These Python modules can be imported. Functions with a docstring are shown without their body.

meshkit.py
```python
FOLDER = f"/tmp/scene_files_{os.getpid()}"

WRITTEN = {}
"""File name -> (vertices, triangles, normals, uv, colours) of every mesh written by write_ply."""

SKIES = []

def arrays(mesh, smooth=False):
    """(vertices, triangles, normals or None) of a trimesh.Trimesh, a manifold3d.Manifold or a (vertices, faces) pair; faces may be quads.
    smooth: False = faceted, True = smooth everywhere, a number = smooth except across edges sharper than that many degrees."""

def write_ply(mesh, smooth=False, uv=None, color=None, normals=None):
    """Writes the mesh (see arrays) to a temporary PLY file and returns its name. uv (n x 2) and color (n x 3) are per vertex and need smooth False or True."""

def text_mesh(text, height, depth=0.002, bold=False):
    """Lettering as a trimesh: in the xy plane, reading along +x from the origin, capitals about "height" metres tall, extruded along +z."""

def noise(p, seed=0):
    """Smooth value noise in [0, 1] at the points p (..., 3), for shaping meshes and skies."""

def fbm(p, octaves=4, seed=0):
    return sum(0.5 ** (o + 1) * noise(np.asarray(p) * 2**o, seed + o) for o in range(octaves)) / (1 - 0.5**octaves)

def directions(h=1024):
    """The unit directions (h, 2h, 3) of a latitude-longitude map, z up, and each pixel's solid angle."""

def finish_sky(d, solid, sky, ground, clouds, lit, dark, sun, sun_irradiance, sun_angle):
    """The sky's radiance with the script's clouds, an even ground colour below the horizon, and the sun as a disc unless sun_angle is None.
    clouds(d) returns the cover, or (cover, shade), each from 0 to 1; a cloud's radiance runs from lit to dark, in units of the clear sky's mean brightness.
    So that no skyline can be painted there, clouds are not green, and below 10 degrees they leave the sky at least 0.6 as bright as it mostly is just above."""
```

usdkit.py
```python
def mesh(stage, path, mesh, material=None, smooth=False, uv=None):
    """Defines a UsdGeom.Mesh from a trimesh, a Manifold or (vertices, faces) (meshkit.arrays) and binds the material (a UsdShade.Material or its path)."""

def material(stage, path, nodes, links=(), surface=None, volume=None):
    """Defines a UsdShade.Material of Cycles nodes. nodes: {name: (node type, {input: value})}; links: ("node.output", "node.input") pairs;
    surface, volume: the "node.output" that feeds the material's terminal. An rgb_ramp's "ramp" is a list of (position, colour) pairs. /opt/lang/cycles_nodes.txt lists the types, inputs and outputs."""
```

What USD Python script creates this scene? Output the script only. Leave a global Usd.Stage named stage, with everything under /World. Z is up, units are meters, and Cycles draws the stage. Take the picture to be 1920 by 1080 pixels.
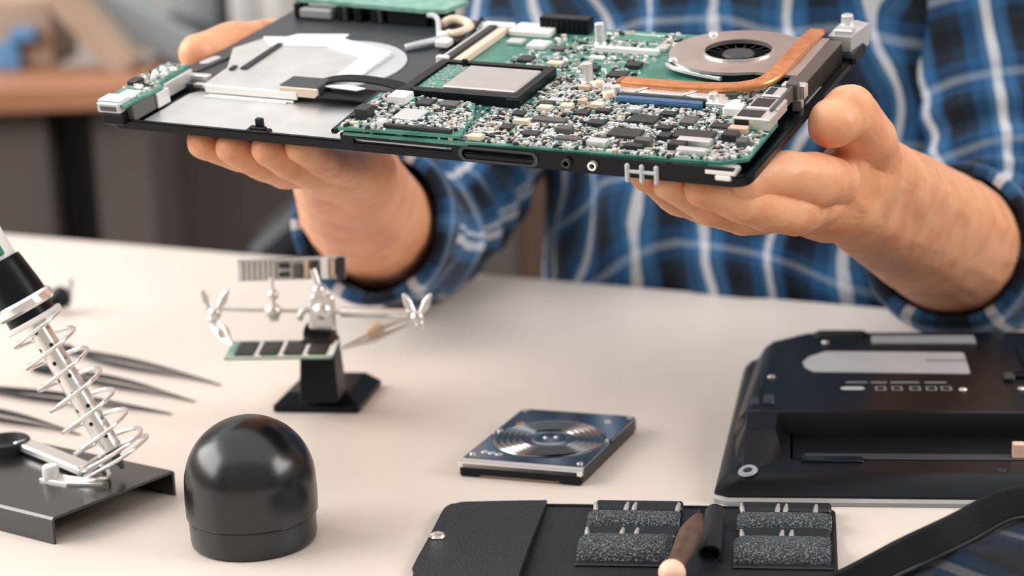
import math, random
import numpy as np, trimesh, manifold3d as m3, usdkit, meshkit
from shapely.geometry import Polygon, Point, LineString, box as sbox
from shapely.ops import unary_union
from scipy.spatial.transform import Rotation as Ro
from pxr import Usd, UsdGeom, UsdLux, UsdShade, Gf, Sdf

stage = Usd.Stage.CreateInMemory()
UsdGeom.SetStageUpAxis(stage, 'Z')
UsdGeom.SetStageMetersPerUnit(stage, 1.0)
UsdGeom.Xform.Define(stage, '/World')
stage.SetDefaultPrim(stage.GetPrimAtPath('/World'))
rng = np.random.default_rng(7)

# ------------------------------------------------------------------ camera, sky, window light, exposure
ZT = 0.75                                    # table top
FPX = 3600.0                                 # focal length in pixels of a 1920 px wide picture
PITCH, ROLL = math.radians(12.9), math.radians(-2.29)
CAM = np.array([0, 0, ZT + 0.3288])
FWD = np.array([0, math.cos(PITCH), -math.sin(PITCH)])
_r, _u = np.array([1.0, 0, 0]), np.cross([1.0, 0, 0], FWD)
RIGHT = math.cos(ROLL) * _r + math.sin(ROLL) * _u
UP = -math.sin(ROLL) * _r + math.cos(ROLL) * _u
cam = UsdGeom.Camera.Define(stage, '/World/camera')
cam.AddTransformOp().Set(Gf.Matrix4d(*RIGHT, 0, *UP, 0, *(-FWD), 0, *CAM, 1))
cam.CreateHorizontalApertureAttr(36.0)
cam.CreateVerticalApertureAttr(20.25)
cam.CreateFocalLengthAttr(36.0 * FPX / 1920)
cam.CreateFStopAttr(6.4)
cam.CreateFocusDistanceAttr(0.925)
cam.CreateClippingRangeAttr(Gf.Vec2f(0.02, 100))
cam.CreateExposureAttr(0.0)

sky = UsdLux.DomeLight.Define(stage, '/World/sky_light')
usdkit.material(stage, '/World/Looks/sky', {'b': ('background_shader', {'color': (0.84, 0.93, 1.0), 'strength': 0.55})}, surface='b.background')
sky.CreateIntensityAttr(0.44)
sky.CreateColorAttr(Gf.Vec3f(0.97, 0.98, 1.0))
win = UsdLux.RectLight.Define(stage, '/World/window_daylight')
WC = np.array([-3.36, 1.25, ZT + 2.25])
wm = np.eye(3)
wz = np.array([-1.0, 0, 0]); wx = np.array([0, -1.0, 0]); wy = np.cross(wz, wx)      # a rect light shines along its -z
win.AddTransformOp().Set(Gf.Matrix4d(*wx, 0, *wy, 0, *wz, 0, *WC, 1))
win.CreateWidthAttr(4.5); win.CreateHeightAttr(2.4)
win.CreateIntensityAttr(6.8)
win.CreateColorAttr(Gf.Vec3f(1.0, 0.97, 0.93))
win2 = UsdLux.RectLight.Define(stage, '/World/second_window_daylight')     # a smaller window high in the right wall
win2.AddTransformOp().Set(Gf.Matrix4d(0, 1, 0, 0, 0, 0, 1, 0, 1, 0, 0, 0, 3.36, 0.15, ZT + 2.1, 1))
win2.CreateWidthAttr(2.4); win2.CreateHeightAttr(1.8)
win2.CreateIntensityAttr(8.0)
win2.CreateColorAttr(Gf.Vec3f(1.0, 0.96, 0.92))


def at(x, y, d):
    "the point seen at pixel x, y, at depth d metres along the view"
    return CAM + d * (FWD + (x - 960) / FPX * RIGHT - (y - 540) / FPX * UP)


def on(x, y, z=0.0):
    "the point seen at pixel x, y, z metres above the table"
    d = FWD + (x - 960) / FPX * RIGHT - (y - 540) / FPX * UP
    return CAM + d * ((ZT + z - CAM[2]) / d[2])


# ------------------------------------------------------------------ materials
LOOKS = {}


def mat(name, color, rough=0.5, metal=0.0, bump=None, vary=None, **kw):
    "principled; bump=(scale, strength, distance); vary=(scale, second colour[, lo, hi])"
    p = {'base_color': color, 'roughness': rough, 'metallic': metal, **kw}
    nodes, links = {'p': ('principled_bsdf', p), 'tc': ('texture_coordinate', {})}, []
    if vary:
        lo, hi = (vary[2], vary[3]) if len(vary) > 2 else (0.35, 0.65)
        nodes['vn'] = ('noise_texture', {'scale': vary[0], 'detail': 4.0})
        nodes['vr'] = ('rgb_ramp', {'ramp': [(lo, color), (hi, vary[1])]})
        links += [('tc.object', 'vn.vector'), ('vn.fac', 'vr.fac'), ('vr.color', 'p.base_color')]
    if bump:
        nodes['bn'] = ('noise_texture', {'scale': bump[0], 'detail': 3.0})
        nodes['bb'] = ('bump', {'strength': bump[1], 'distance': bump[2]})
        links += [('tc.object', 'bn.vector'), ('bn.fac', 'bb.height'), ('bb.normal', 'p.normal')]
    LOOKS[name] = usdkit.material(stage, '/World/Looks/' + name, nodes, links, surface='p.BSDF')
    return LOOKS[name]


mat('skin', (0.80, 0.395, 0.22), 0.46, bump=(420, 0.3, 0.0006), vary=(55, (0.68, 0.28, 0.14), 0.38, 0.72), subsurface_weight=0.12, subsurface_radius=(0.01, 0.004, 0.002), subsurface_scale=0.5)
mat('nail', (0.80, 0.52, 0.42), 0.25)
mat('hair', (0.035, 0.022, 0.015), 0.5)
mat('eye_white', (0.8, 0.8, 0.8), 0.2)
mat('trouser_cloth', (0.03, 0.035, 0.05), 0.8)
mat('shoe_leather', (0.02, 0.017, 0.015), 0.4)
mat('black_plastic', (0.005, 0.0065, 0.009), 0.34, bump=(900, 0.08, 0.0003), specular_ior_level=0.2)
mat('black_gloss', (0.0045, 0.006, 0.0085), 0.2, specular_ior_level=0.2)
mat('black_matte', (0.006, 0.007, 0.009), 0.55, specular_ior_level=0.2)
mat('black_soft', (0.004, 0.0048, 0.006), 0.25, specular_ior_level=0.65)
mat('painted_steel', (0.012, 0.013, 0.016), 0.22, specular_ior_level=0.85)
mat('dark_grey', (0.032, 0.038, 0.044), 0.42)
mat('chip_black', (0.018, 0.018, 0.019), 0.42)
mat('chip_grey', (0.085, 0.08, 0.078), 0.45)
mat('steel', (0.82, 0.80, 0.77), 0.27, 0.72)
mat('steel_bright', (0.92, 0.90, 0.87), 0.2, 0.72)
mat('steel_satin', (0.76, 0.74, 0.71), 0.40, 0.75, bump=(260, 0.06, 0.0004))
mat('shield', (0.80, 0.79, 0.78), 0.40, 0.85, bump=(60, 0.12, 0.002), vary=(40, (0.70, 0.69, 0.68)))
mat('chip_lid', (0.52, 0.49, 0.47), 0.42, 0.7, vary=(120, (0.58, 0.53, 0.50)))
mat('fan_metal', (0.68, 0.65, 0.63), 0.33, 0.9, vary=(45, (0.58, 0.56, 0.55)))
mat('copper', (0.80, 0.36, 0.17), 0.36, 0.75, vary=(180, (0.66, 0.26, 0.11)))
mat('beige', (0.72, 0.58, 0.45), 0.5)
mat('peach', (0.85, 0.55, 0.40), 0.45)
mat('white_plastic', (0.80, 0.79, 0.77), 0.4)
mat('white_tape', (0.86, 0.85, 0.83), 0.5, bump=(90, 0.15, 0.001))
mat('silver_part', (0.72, 0.72, 0.72), 0.32, 0.6)
mat('tan_part', (0.55, 0.40, 0.28), 0.5)
mat('grey_plastic', (0.50, 0.52, 0.54), 0.4)
mat('sticker_silver', (0.56, 0.57, 0.58), 0.4, 0.25, vary=(30, (0.50, 0.52, 0.54)))
mat('print_grey', (0.24, 0.25, 0.26), 0.5)
mat('blue_plastic', (0.05, 0.12, 0.24), 0.35)
mat('handle_green', (0.03, 0.22, 0.16), 0.4)
mat('brown_handle', (0.075, 0.042, 0.030), 0.38, vary=(140, (0.13, 0.075, 0.05)))
mat('elastic', (0.022, 0.028, 0.034), 0.7, bump=(1100, 1.0, 0.0025), vary=(1200, (0.26, 0.30, 0.33), 0.48, 0.66))
mat('webbing', (0.006, 0.007, 0.009), 0.6, bump=(900, 0.3, 0.0006), specular_ior_level=0.2)
mat('table_laminate', (0.73, 0.645, 0.575), 0.42, vary=(2.2, (0.69, 0.60, 0.53), 0.3, 0.75), specular_ior_level=0.3)
mat('table_edge', (0.50, 0.38, 0.29), 0.5)
mat('bench_wood', (0.42, 0.19, 0.10), 0.5, vary=(6, (0.36, 0.155, 0.08)))
mat('fin_metal', (0.20, 0.18, 0.165), 0.35, 0.8)
mat('taupe', (0.105, 0.087, 0.080), 0.6, vary=(4, (0.085, 0.07, 0.065)))
mat('brown_panel', (0.09, 0.052, 0.036), 0.55)
mat('black_paint', (0.006, 0.007, 0.009), 0.5)
mat('wall_paint', (0.52, 0.47, 0.43), 0.8)
mat('wall_dim', (0.36, 0.33, 0.30), 0.85)
mat('floor_wood', (0.16, 0.12, 0.095), 0.5, vary=(5, (0.12, 0.09, 0.07)))
mat('cardboard', (0.46, 0.34, 0.26), 0.75, vary=(12, (0.40, 0.29, 0.22)))
mat('monitor_grey', (0.30, 0.325, 0.345), 0.45)
mat('far_blue', (0.10, 0.27, 0.50), 0.5)
mat('far_white', (0.68, 0.66, 0.64), 0.6)
mat('far_dark', (0.022, 0.026, 0.032), 0.5)
# leather: voronoi grain
for nm, c in (('leather', (0.017, 0.024, 0.030)), ('leather_smooth', (0.010, 0.013, 0.016))):
    usdkit.material(stage, '/World/Looks/' + nm, {
        'tc': ('texture_coordinate', {}), 'v': ('voronoi_texture', {'scale': 1000.0, 'feature': 'f1'}), 'n': ('noise_texture', {'scale': 90.0, 'detail': 3.0}),
        'b': ('bump', {'strength': 0.6 if nm == 'leather' else 0.2, 'distance': 0.0008}), 'p': ('principled_bsdf', {'base_color': c, 'roughness': 0.40})},
        [('tc.object', 'v.vector'), ('v.distance', 'b.height'), ('b.normal', 'p.normal')], surface='p.BSDF')
    LOOKS[nm] = UsdShade.Material.Get(stage, '/World/Looks/' + nm)
# green circuit board: solder mask with fine traces and pads
usdkit.material(stage, '/World/Looks/pcb', {
    'tc': ('texture_coordinate', {}), 'v': ('voronoi_texture', {'scale': 520.0, 'metric': 'manhattan', 'feature': 'f1'}), 'vr': ('rgb_ramp', {'ramp': [(0.0, (0.42, 0.50, 0.46)), (0.16, (0.30, 0.45, 0.38)), (0.22, (0.028, 0.17, 0.125)), (1.0, (0.020, 0.13, 0.095))]}),
    'n': ('noise_texture', {'scale': 60.0, 'detail': 3.0}), 'nr': ('rgb_ramp', {'ramp': [(0.4, (0.028, 0.17, 0.125)), (0.62, (0.075, 0.27, 0.20))]}),
    'm': ('mix_color', {'blend_type': 'lighten', 'fac': 0.9}), 'p': ('principled_bsdf', {'roughness': 0.33})},
    [('tc.object', 'v.vector'), ('v.distance', 'vr.fac'), ('tc.object', 'n.vector'), ('n.fac', 'nr.fac'), ('vr.color', 'm.a'), ('nr.color', 'm.b'), ('m.result', 'p.base_color')], surface='p.BSDF')
LOOKS['pcb'] = UsdShade.Material.Get(stage, '/World/Looks/pcb')
mat('pcb_plain', (0.12, 0.33, 0.26), 0.35, vary=(160, (0.25, 0.44, 0.36)))


def plaid(name, s=1.0):
    "blue, navy and off-white checked shirting on the mesh's uv, in metres"
    navy, dark, blue, sky_, pale = (0.009, 0.019, 0.036), (0.004, 0.006, 0.010), (0.014, 0.075, 0.185), (0.045, 0.165, 0.33), (0.80, 0.81, 0.83)
    mid_ = (0.30, 0.37, 0.45)
    a = [(0, navy), (.16, navy), (.17, blue), (.34, blue), (.35, sky_), (.43, sky_), (.44, pale), (.55, pale), (.56, sky_), (.62, sky_), (.61, blue), (.76, blue), (.77, dark), (1, dark)]
    b = [(0, dark), (.22, dark), (.23, navy), (.38, navy), (.39, blue), (.52, blue), (.53, mid_), (.62, mid_), (.63, blue), (.80, blue), (.81, navy), (1, navy)]
    sc = lambda r: [(p, tuple(s * x for x in c)) for p, c in r]
    usdkit.material(stage, '/World/Looks/' + name, {
        'uv': ('texture_coordinate', {}), 's': ('separate_xyz', {}),
        'mu': ('math', {'math_type': 'multiply', 'value2': 1 / 0.056}), 'mv': ('math', {'math_type': 'multiply', 'value2': 1 / 0.066}),
        'fu': ('math', {'math_type': 'fraction'}), 'fv': ('math', {'math_type': 'fraction'}),
        'ru': ('rgb_ramp', {'ramp': sc(a)}), 'rv': ('rgb_ramp', {'ramp': sc(b)}),
        'mx': ('mix_color', {'blend_type': 'mix', 'fac': 0.45}), 'n': ('noise_texture', {'scale': 900.0, 'detail': 2.0}),
        'bb': ('bump', {'strength': 0.2, 'distance': 0.001}), 'p': ('principled_bsdf', {'roughness': 0.85, 'specular_ior_level': 0.2, 'sheen_weight': 0.1})},
        [('uv.UV', 's.vector'), ('s.x', 'mu.value1'), ('s.y', 'mv.value1'), ('mu.value', 'fu.value1'), ('mv.value', 'fv.value1'), ('fu.value', 'ru.fac'), ('fv.value', 'rv.fac'),
         ('ru.color', 'mx.a'), ('rv.color', 'mx.b'), ('mx.result', 'p.base_color'), ('uv.object', 'n.vector'), ('n.fac', 'bb.height'), ('bb.normal', 'p.normal')], surface='p.BSDF')
    LOOKS[name] = UsdShade.Material.Get(stage, '/World/Looks/' + name)


plaid('plaid_shirting')
plaid('plaid_dark', 0.13)
# brushed platter cover of the hard drive: rings around the spindle
usdkit.material(stage, '/World/Looks/drive_lid', {
    'tc': ('texture_coordinate', {}), 'p': ('principled_bsdf', {'base_color': (0.36, 0.39, 0.42), 'metallic': 1.0, 'roughness': 0.15})}, [], surface='p.BSDF')
LOOKS['drive_lid'] = UsdShade.Material.Get(stage, '/World/Looks/drive_lid')

# ------------------------------------------------------------------ prim helpers
USED = {}


def numbered(path):
    n = USED.get(path, -1) + 1
    USED[path] = n
    return path if n == 0 else f'{path}_{n:03d}'


def tag(prim, label=None, cat=None, group=None, kind=None):
    for k, v in (('label', label), ('category', cat), ('group', group), ('kind', kind)):
        if v:
            prim.SetCustomDataByKey(k, v)
    return prim


def thing(name, label, cat, O=(0, 0, 0), M=np.eye(3), group=None):
    "an Xform at the thing's base; M's columns are its axes"
    x = UsdGeom.Xform.Define(stage, numbered('/World/' + name))
    M = np.asarray(M, float)
    x.AddTransformOp().Set(Gf.Matrix4d(*M[:, 0], 0, *M[:, 1], 0, *M[:, 2], 0, *map(float, O), 1))
    return tag(x.GetPrim(), label, cat, group)


def part(parent, name, mesh, material, smooth=35, label=None, kind=None, uv=None):
    path = (str(parent.GetPath()) if parent is not None else '/World') + '/' + name
    m = usdkit.mesh(stage, numbered(path), mesh, LOOKS[material], smooth, uv=uv)
    return tag(m.GetPrim(), label, kind=kind)


def whole(name, mesh, material, label, cat, group=None, smooth=35):
    return tag(part(None, name, mesh, material, smooth), label, cat, group)


def struct(name, mesh, material, smooth=False):
    return tag(part(None, name, mesh, material, smooth), kind='structure')


def copy_of(prim, name, O, M, label=None, group=None):
    was = prim.GetCustomData()
    c = thing(name, label or was['label'], was['category'], O, M, group or was.get('group'))
    c.GetReferences().AddInternalReference(prim.GetPath())
    c.SetInstanceable(True)
    return c


# ------------------------------------------------------------------ mesh helpers
cat_ = trimesh.util.concatenate
_BV, _BF = None, None


def _chamfer_topology():
    v = []
    for sx in (-1, 1):
        for sy in (-1, 1):
            for sz in (-1, 1):
                for k in range(3):
                    v.append([sx * (1 if k == 0 else .8), sy * (1 if k == 1 else .8), sz * (1 if k == 2 else .8)])
    h = trimesh.convex.convex_hull(np.array(v))
    return np.array(h.vertices), np.array(h.faces)


_BV, _BF = _chamfer_topology()


def bx(x0, x1, y0, y1, z0, z1, c=0.0):
    "box with chamfered edges, limits in any unit"
    if c <= 0:
        m = trimesh.creation.box((x1 - x0, y1 - y0, z1 - z0))
        m.apply_translation(((x0 + x1) / 2, (y0 + y1) / 2, (z0 + z1) / 2))
        return m
    h = np.array([x1 - x0, y1 - y0, z1 - z0]) / 2
    c = min(c, h.min() * 0.9)
    s = np.sign(_BV)
    v = s * np.where(np.abs(_BV) > .9, h, h - c) + np.array([x0 + x1, y0 + y1, z0 + z1]) / 2
    return trimesh.Trimesh(v, _BF, process=False)


def cyl(x, y, z0, z1, r, r2=None, n=24, bevel=0.0):
    r2 = r if r2 is None else r2
    b = bevel
    return lathe([(0, z0), (r - b, z0), (r, z0 + b), (r2, z1 - b), (r2 - b, z1), (0, z1)], n, (x, y, 0))


def lathe(prof, n=32, O=(0, 0, 0), A=None):
    m = trimesh.creation.revolve(np.array(prof, float), sections=n)
    if A is not None:
        T = np.eye(4); T[:3, :3] = A
        m.apply_transform(T)
    m.apply_translation(O)
    return m


def frame_z(d):
    "axes whose third column is along d"
    d = np.asarray(d, float) / np.linalg.norm(d)
    a = np.cross(d, [0, 0, 1.0] if abs(d[2]) < 0.95 else [1.0, 0, 0]); a /= np.linalg.norm(a)
    return np.stack([a, np.cross(d, a), d], 1)


def rod(p, q, r, r2=None, n=14, bevel=0.0):
    p, q = np.asarray(p, float), np.asarray(q, float)
    L = np.linalg.norm(q - p)
    return trimesh.Trimesh(*_placed(cyl(0, 0, 0, L, r, r2, n, bevel), frame_z(q - p), p), process=False)


def _placed(m, A, O):
    return np.asarray(m.vertices) @ np.asarray(A).T + np.asarray(O), np.asarray(m.faces)


def place(m, A, O=(0, 0, 0)):
    return trimesh.Trimesh(*_placed(m, A, O), process=False)


def prism(poly, z0, z1, c=0.0):
    poly = poly if hasattr(poly, 'exterior') or hasattr(poly, 'geoms') else Polygon(poly)
    gs = getattr(poly, 'geoms', [poly])
    out = []
    for g in gs:
        m = trimesh.creation.extrude_polygon(g, z1 - z0, engine='earcut'); m.apply_translation((0, 0, z0)); out.append(m)
    return cat_(out)


def rounded(x0, x1, y0, y1, r):
    return sbox(x0 + r, y0 + r, x1 - r, y1 - r).buffer(r, quad_segs=6)


def sweep(path, r, n=10, closed=False, flat=None):
    "tube along a polyline; r a number or one per point; flat=(w,h) a flat section"
    p = np.asarray(path, float)
    r = np.broadcast_to(np.asarray(r, float), (len(p),))
    t = np.gradient(p, axis=0); t /= np.linalg.norm(t, axis=1, keepdims=True)
    u = np.cross(t[0], [0, 0, 1.0]); u = u if np.linalg.norm(u) > .1 else np.cross(t[0], [1.0, 0, 0])
    us = []
    for k in range(len(p)):
        u = u - t[k] * (u @ t[k]); u /= np.linalg.norm(u); us.append(u.copy())
    us = np.array(us); w = np.cross(t, us)
    if flat is None:
        a = np.arange(n) * 2 * np.pi / n; cs = np.stack([np.cos(a), np.sin(a)], 1)
    else:
        hw, hh = flat; c = min(hw, hh) * 0.35
        cs = np.array([(-hw + c, -hh), (hw - c, -hh), (hw, -hh + c), (hw, hh - c), (hw - c, hh), (-hw + c, hh), (-hw, hh - c), (-hw, -hh + c)]); n = 8
    v = p[:, None] + r[:, None, None] * (cs[None, :, :1] * us[:, None] + cs[None, :, 1:] * w[:, None])
    v = v.reshape(-1, 3); f = []
    N = len(p)
    for i in range(N if closed else N - 1):
        for j in range(n):
            a_, b_ = i * n + j, i * n + (j + 1) % n; c_, d_ = ((i + 1) % N) * n + (j + 1) % n, ((i + 1) % N) * n + j
            f += [(a_, c_, b_), (a_, d_, c_)]
    if not closed:
        v = np.vstack([v, p[0], p[-1]]); e0, e1 = N * n, N * n + 1
        for j in range(n):
            f += [(e0, j, (j + 1) % n), (e1, (N - 1) * n + (j + 1) % n, (N - 1) * n + j)]
    return trimesh.Trimesh(v, np.array(f)[:, ::-1], process=False)


def spline(pts, n=40):
    from scipy.interpolate import CubicSpline
    p = np.asarray(pts, float); s = np.r_[0, np.cumsum(np.linalg.norm(np.diff(p, axis=0), axis=1))]
    return CubicSpline(s, p)(np.linspace(0, s[-1], n))


def loft(rings, uv_scale=None, cap=False):
    "rings: (n, k, 3) closed sections; returns mesh and uv (arc length around, along) with a seam column"
    R_ = np.asarray(rings, float); R_ = np.concatenate([R_, R_[:, :1]], 1)
    n, k, _ = R_.shape
    du = np.linalg.norm(np.diff(R_, axis=1), axis=2).mean(0); U = np.r_[0, np.cumsum(du)]
    dv = np.linalg.norm(np.diff(R_, axis=0), axis=2).mean(1); V = np.r_[0, np.cumsum(dv)]
    i, j = np.meshgrid(np.arange(n - 1), np.arange(k - 1), indexing='ij')
    a = i * k + j
    f = np.stack([a, a + 1, a + k + 1, a + k], -1).reshape(-1, 4)
    f = np.vstack([f[:, [0, 1, 2]], f[:, [0, 2, 3]]])
    uu, vv = np.meshgrid(U, V); uv = np.stack([uu.ravel(), vv.ravel()], 1)
    return trimesh.Trimesh(R_.reshape(-1, 3), f, process=False), uv


MM = 0.001


def mm(m):
    m = m.copy(); m.apply_scale(MM); return m


def hull_of(*balls):
    return m3.Manifold.batch_hull([m3.Manifold.sphere(r, 32).translate(tuple(map(float, c))) for c, r in balls])


def to_tri(man):
    q = man.to_mesh()
    return trimesh.Trimesh(q.vert_properties[:, :3], q.tri_verts, process=False)


def to_man(t):
    return m3.Manifold(m3.Mesh(np.asarray(t.vertices, np.float32), np.asarray(t.faces, np.uint32)))


# ================================================================== SETTING
struct('floor', bx(-4, 4, -2.5, 5.3, -0.05, 0), 'floor_wood')
struct('wall_back', bx(-4, 4, 5.2, 5.3, 0, 4.5), 'wall_paint')
struct('wall_right', cat_([bx(3.5, 3.6, -2.5, -1.08, 0, 4.5), bx(3.5, 3.6, 1.38, 5.2, 0, 4.5), bx(3.5, 3.6, -1.08, 1.38, 0, 1.92), bx(3.5, 3.6, -1.08, 1.38, 3.78, 4.5)]), 'wall_dim')
w2 = stage.DefinePrim('/World/window_2', 'Xform'); tag(w2, kind='structure')
part(w2, 'window_frame', cat_([bx(3.5, 3.58, -1.08, 1.38, 1.92, 1.98), bx(3.5, 3.58, -1.08, 1.38, 3.72, 3.78), bx(3.5, 3.58, -1.08, -1.02, 1.92, 3.78), bx(3.5, 3.58, 1.32, 1.38, 1.92, 3.78)]), 'far_white', False)
struct('wall_front', bx(-3.6, 3.6, -2.6, -2.5, 0, 4.5), 'wall_dim')
WY0, WY1, WZ0, WZ1 = -1.02, 3.52, 1.77, 4.23
wl = cat_([bx(-3.6, -3.5, -2.5, WY0, 0, 4.5), bx(-3.6, -3.5, WY1, 5.2, 0, 4.5), bx(-3.6, -3.5, WY0, WY1, 0, WZ0), bx(-3.6, -3.5, WY0, WY1, WZ1, 4.5)])
struct('wall_left', wl, 'wall_paint')
w1 = stage.DefinePrim('/World/window_1', 'Xform'); tag(w1, kind='structure')
part(w1, 'window_frame', cat_([bx(-3.58, -3.5, WY0, WY1, WZ0, WZ0 + .06), bx(-3.58, -3.5, WY0, WY1, WZ1 - .06, WZ1), bx(-3.58, -3.5, WY0, WY0 + .06, WZ0, WZ1), bx(-3.58, -3.5, WY1 - .06, WY1, WZ0, WZ1)]), 'far_white', False)
for my in (.5, 2.0):
    part(w1, 'mullion', bx(-3.57, -3.52, my - .03, my + .03, WZ0, WZ1), 'far_white', False)

# work table: its far edge runs from far left to near right
TA = math.radians(-29.85)
TT, TN = np.array([math.cos(TA), math.sin(TA), 0]), np.array([-math.sin(TA), math.cos(TA), 0])
TM = np.stack([TT, TN, [0, 0, 1.0]], 1)
TO = np.array([0.128, 1.4037, ZT])                      # a point of the far edge
tbl = thing('work_table', 'wide pale beige laminate work table under all the tools', 'table', (TO[0], TO[1], 0), TM)
part(tbl, 'tabletop', bx(-1.25, 0.62, -1.05, 0, ZT - 0.026, ZT, 0.002), 'table_laminate', False)
for sx, sy in ((-1.18, -0.98), (0.55, -0.98), (-1.18, -0.07), (0.55, -0.07)):
    part(tbl, 'leg', bx(sx - .025, sx + .025, sy - .025, sy + .025, 0, ZT - 0.026, .003), 'black_paint', False)

# ------------------------------------------------------------------ background bench and the things on it
BY = 3.2
sc = BY / FPX


def bp(x, y, Y=BY):
    d = FWD + (x - 960) / FPX * RIGHT - (y - 540) / FPX * UP
    return CAM + d * (Y / d[1])


b0, b1 = bp(0, 168), bp(262, 168)
zt = float(b0[2]); bx1 = float(b1[0])
bench = thing('side_bench', 'blurred reddish wooden bench along the back behind the left hand', 'bench', (bx1, BY, 0))
part(bench, 'bench_top', bx(-1.5, 0.0, 0, 0.34, zt - 0.042, zt, .004), 'bench_wood', False)
xs = [bp(-200, 300)[0], bp(78, 300)[0], bp(165, 300)[0], bp(300, 300)[0], bp(470, 300)[0]]
part(bench, 'cabinet_door', bx(-1.45, xs[1] - bx1, .05, .33, 0.06, zt - .042, .004), 'taupe', False)
part(bench, 'cabinet_door', bx(xs[2] - bx1, 0.0, .05, .33, 0.06, zt - .042, .004), 'taupe', False)
part(bench, 'leg', bx(xs[1] - bx1, xs[2] - bx1, .12, .33, 0, zt - .042, .004), 'black_paint', False)
# tall taupe cupboard behind, seen between arm and torso
q0, q1 = bp(262, 300, 3.6), bp(968, 300, 3.6)
cup = thing('cupboard', 'blurred taupe cupboard with brown end panel between sleeve and shirt', 'cupboard', (q0[0], 3.6, 0))
cw = float(q1[0] - q0[0])
zc = float(bp(500, 150, 3.6)[2])
part(cup, 'cupboard_door', bx(0, cw * .5 - .003, 0, .5, .05, zc, .004), 'taupe', False)
part(cup, 'cupboard_door', bx(cw * .5 + .003, cw, 0, .5, .05, zc, .004), 'taupe', False)
part(cup, 'end_panel', bx(cw, cw + .06, -.01, .5, 0, zc, .004), 'brown_panel', False, label='brown end panel')
part(cup, 'cupboard_top', bx(-.02, cw + .08, -.03, .5, zc, zc + .02, .003), 'far_dark', False)
part(cup, 'plinth', bx(0, cw, .05, .5, 0, .05), 'black_paint', False)


def slab(p, q, w, dep, y0):
    "a board seen edge-on between two points of the plane y = y0"
    p, q = np.array(p), np.array(q); d = (q - p) / np.linalg.norm(q - p); n = np.array([-d[2], 0, d[0]])
    L = np.linalg.norm(q - p)
    return place(bx(0, L, 0, dep, -w / 2, w / 2, min(w, dep) * .08), np.stack([d, [0, 1.0, 0], n], 1), p)


Yb = BY + .2
whole('cardboard_sheet', slab(bp(95, -20, Yb), bp(238, 134, Yb), .052, .10, Yb), 'cardboard', 'blurred tan cardboard strip leaning on the back bench', 'cardboard', smooth=False)
bin_ = thing('parts_bin', 'blurred brown bin with blue items at far left of back bench', 'bin', (bp(20, 150, Yb)[0], Yb + .12, zt))
part(bin_, 'bin_body', bx(-.13, .055, 0, .2, 0, .13, .006), 'cardboard', False)
part(bin_, 'contents', cat_([bx(-.05, -.005, -.02, .15, .0, .05, .004), bx(-.02, .03, -.03, .1, .05, .075, .004)]), 'far_blue', False)
mon = thing('grey_panel', 'blurred grey slanted device panel on the back bench', 'device', bp(255, 60, Yb + .1))
pa, pb = bp(165, -2, Yb + .1) - bp(255, 60, Yb + .1), bp(365, 102, Yb + .1) - bp(255, 60, Yb + .1)
part(mon, 'panel', slab(pa, pb, .065, .16, 0), 'monitor_grey', False)
part(mon, 'stand', slab(pa + np.array([.09, .03, -.055]), pb + np.array([.12, .03, -.03]), .06, .10, 0), 'far_dark', False)
whole('blue_gadget', bx(*sum(([c - h, c + h] for c, h in zip(bp(345, 48, Yb + .3), (.016, .03, .016))), []), .005), 'far_blue', 'small blurred blue gadget above the left thumb', 'gadget', smooth=False)
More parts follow.
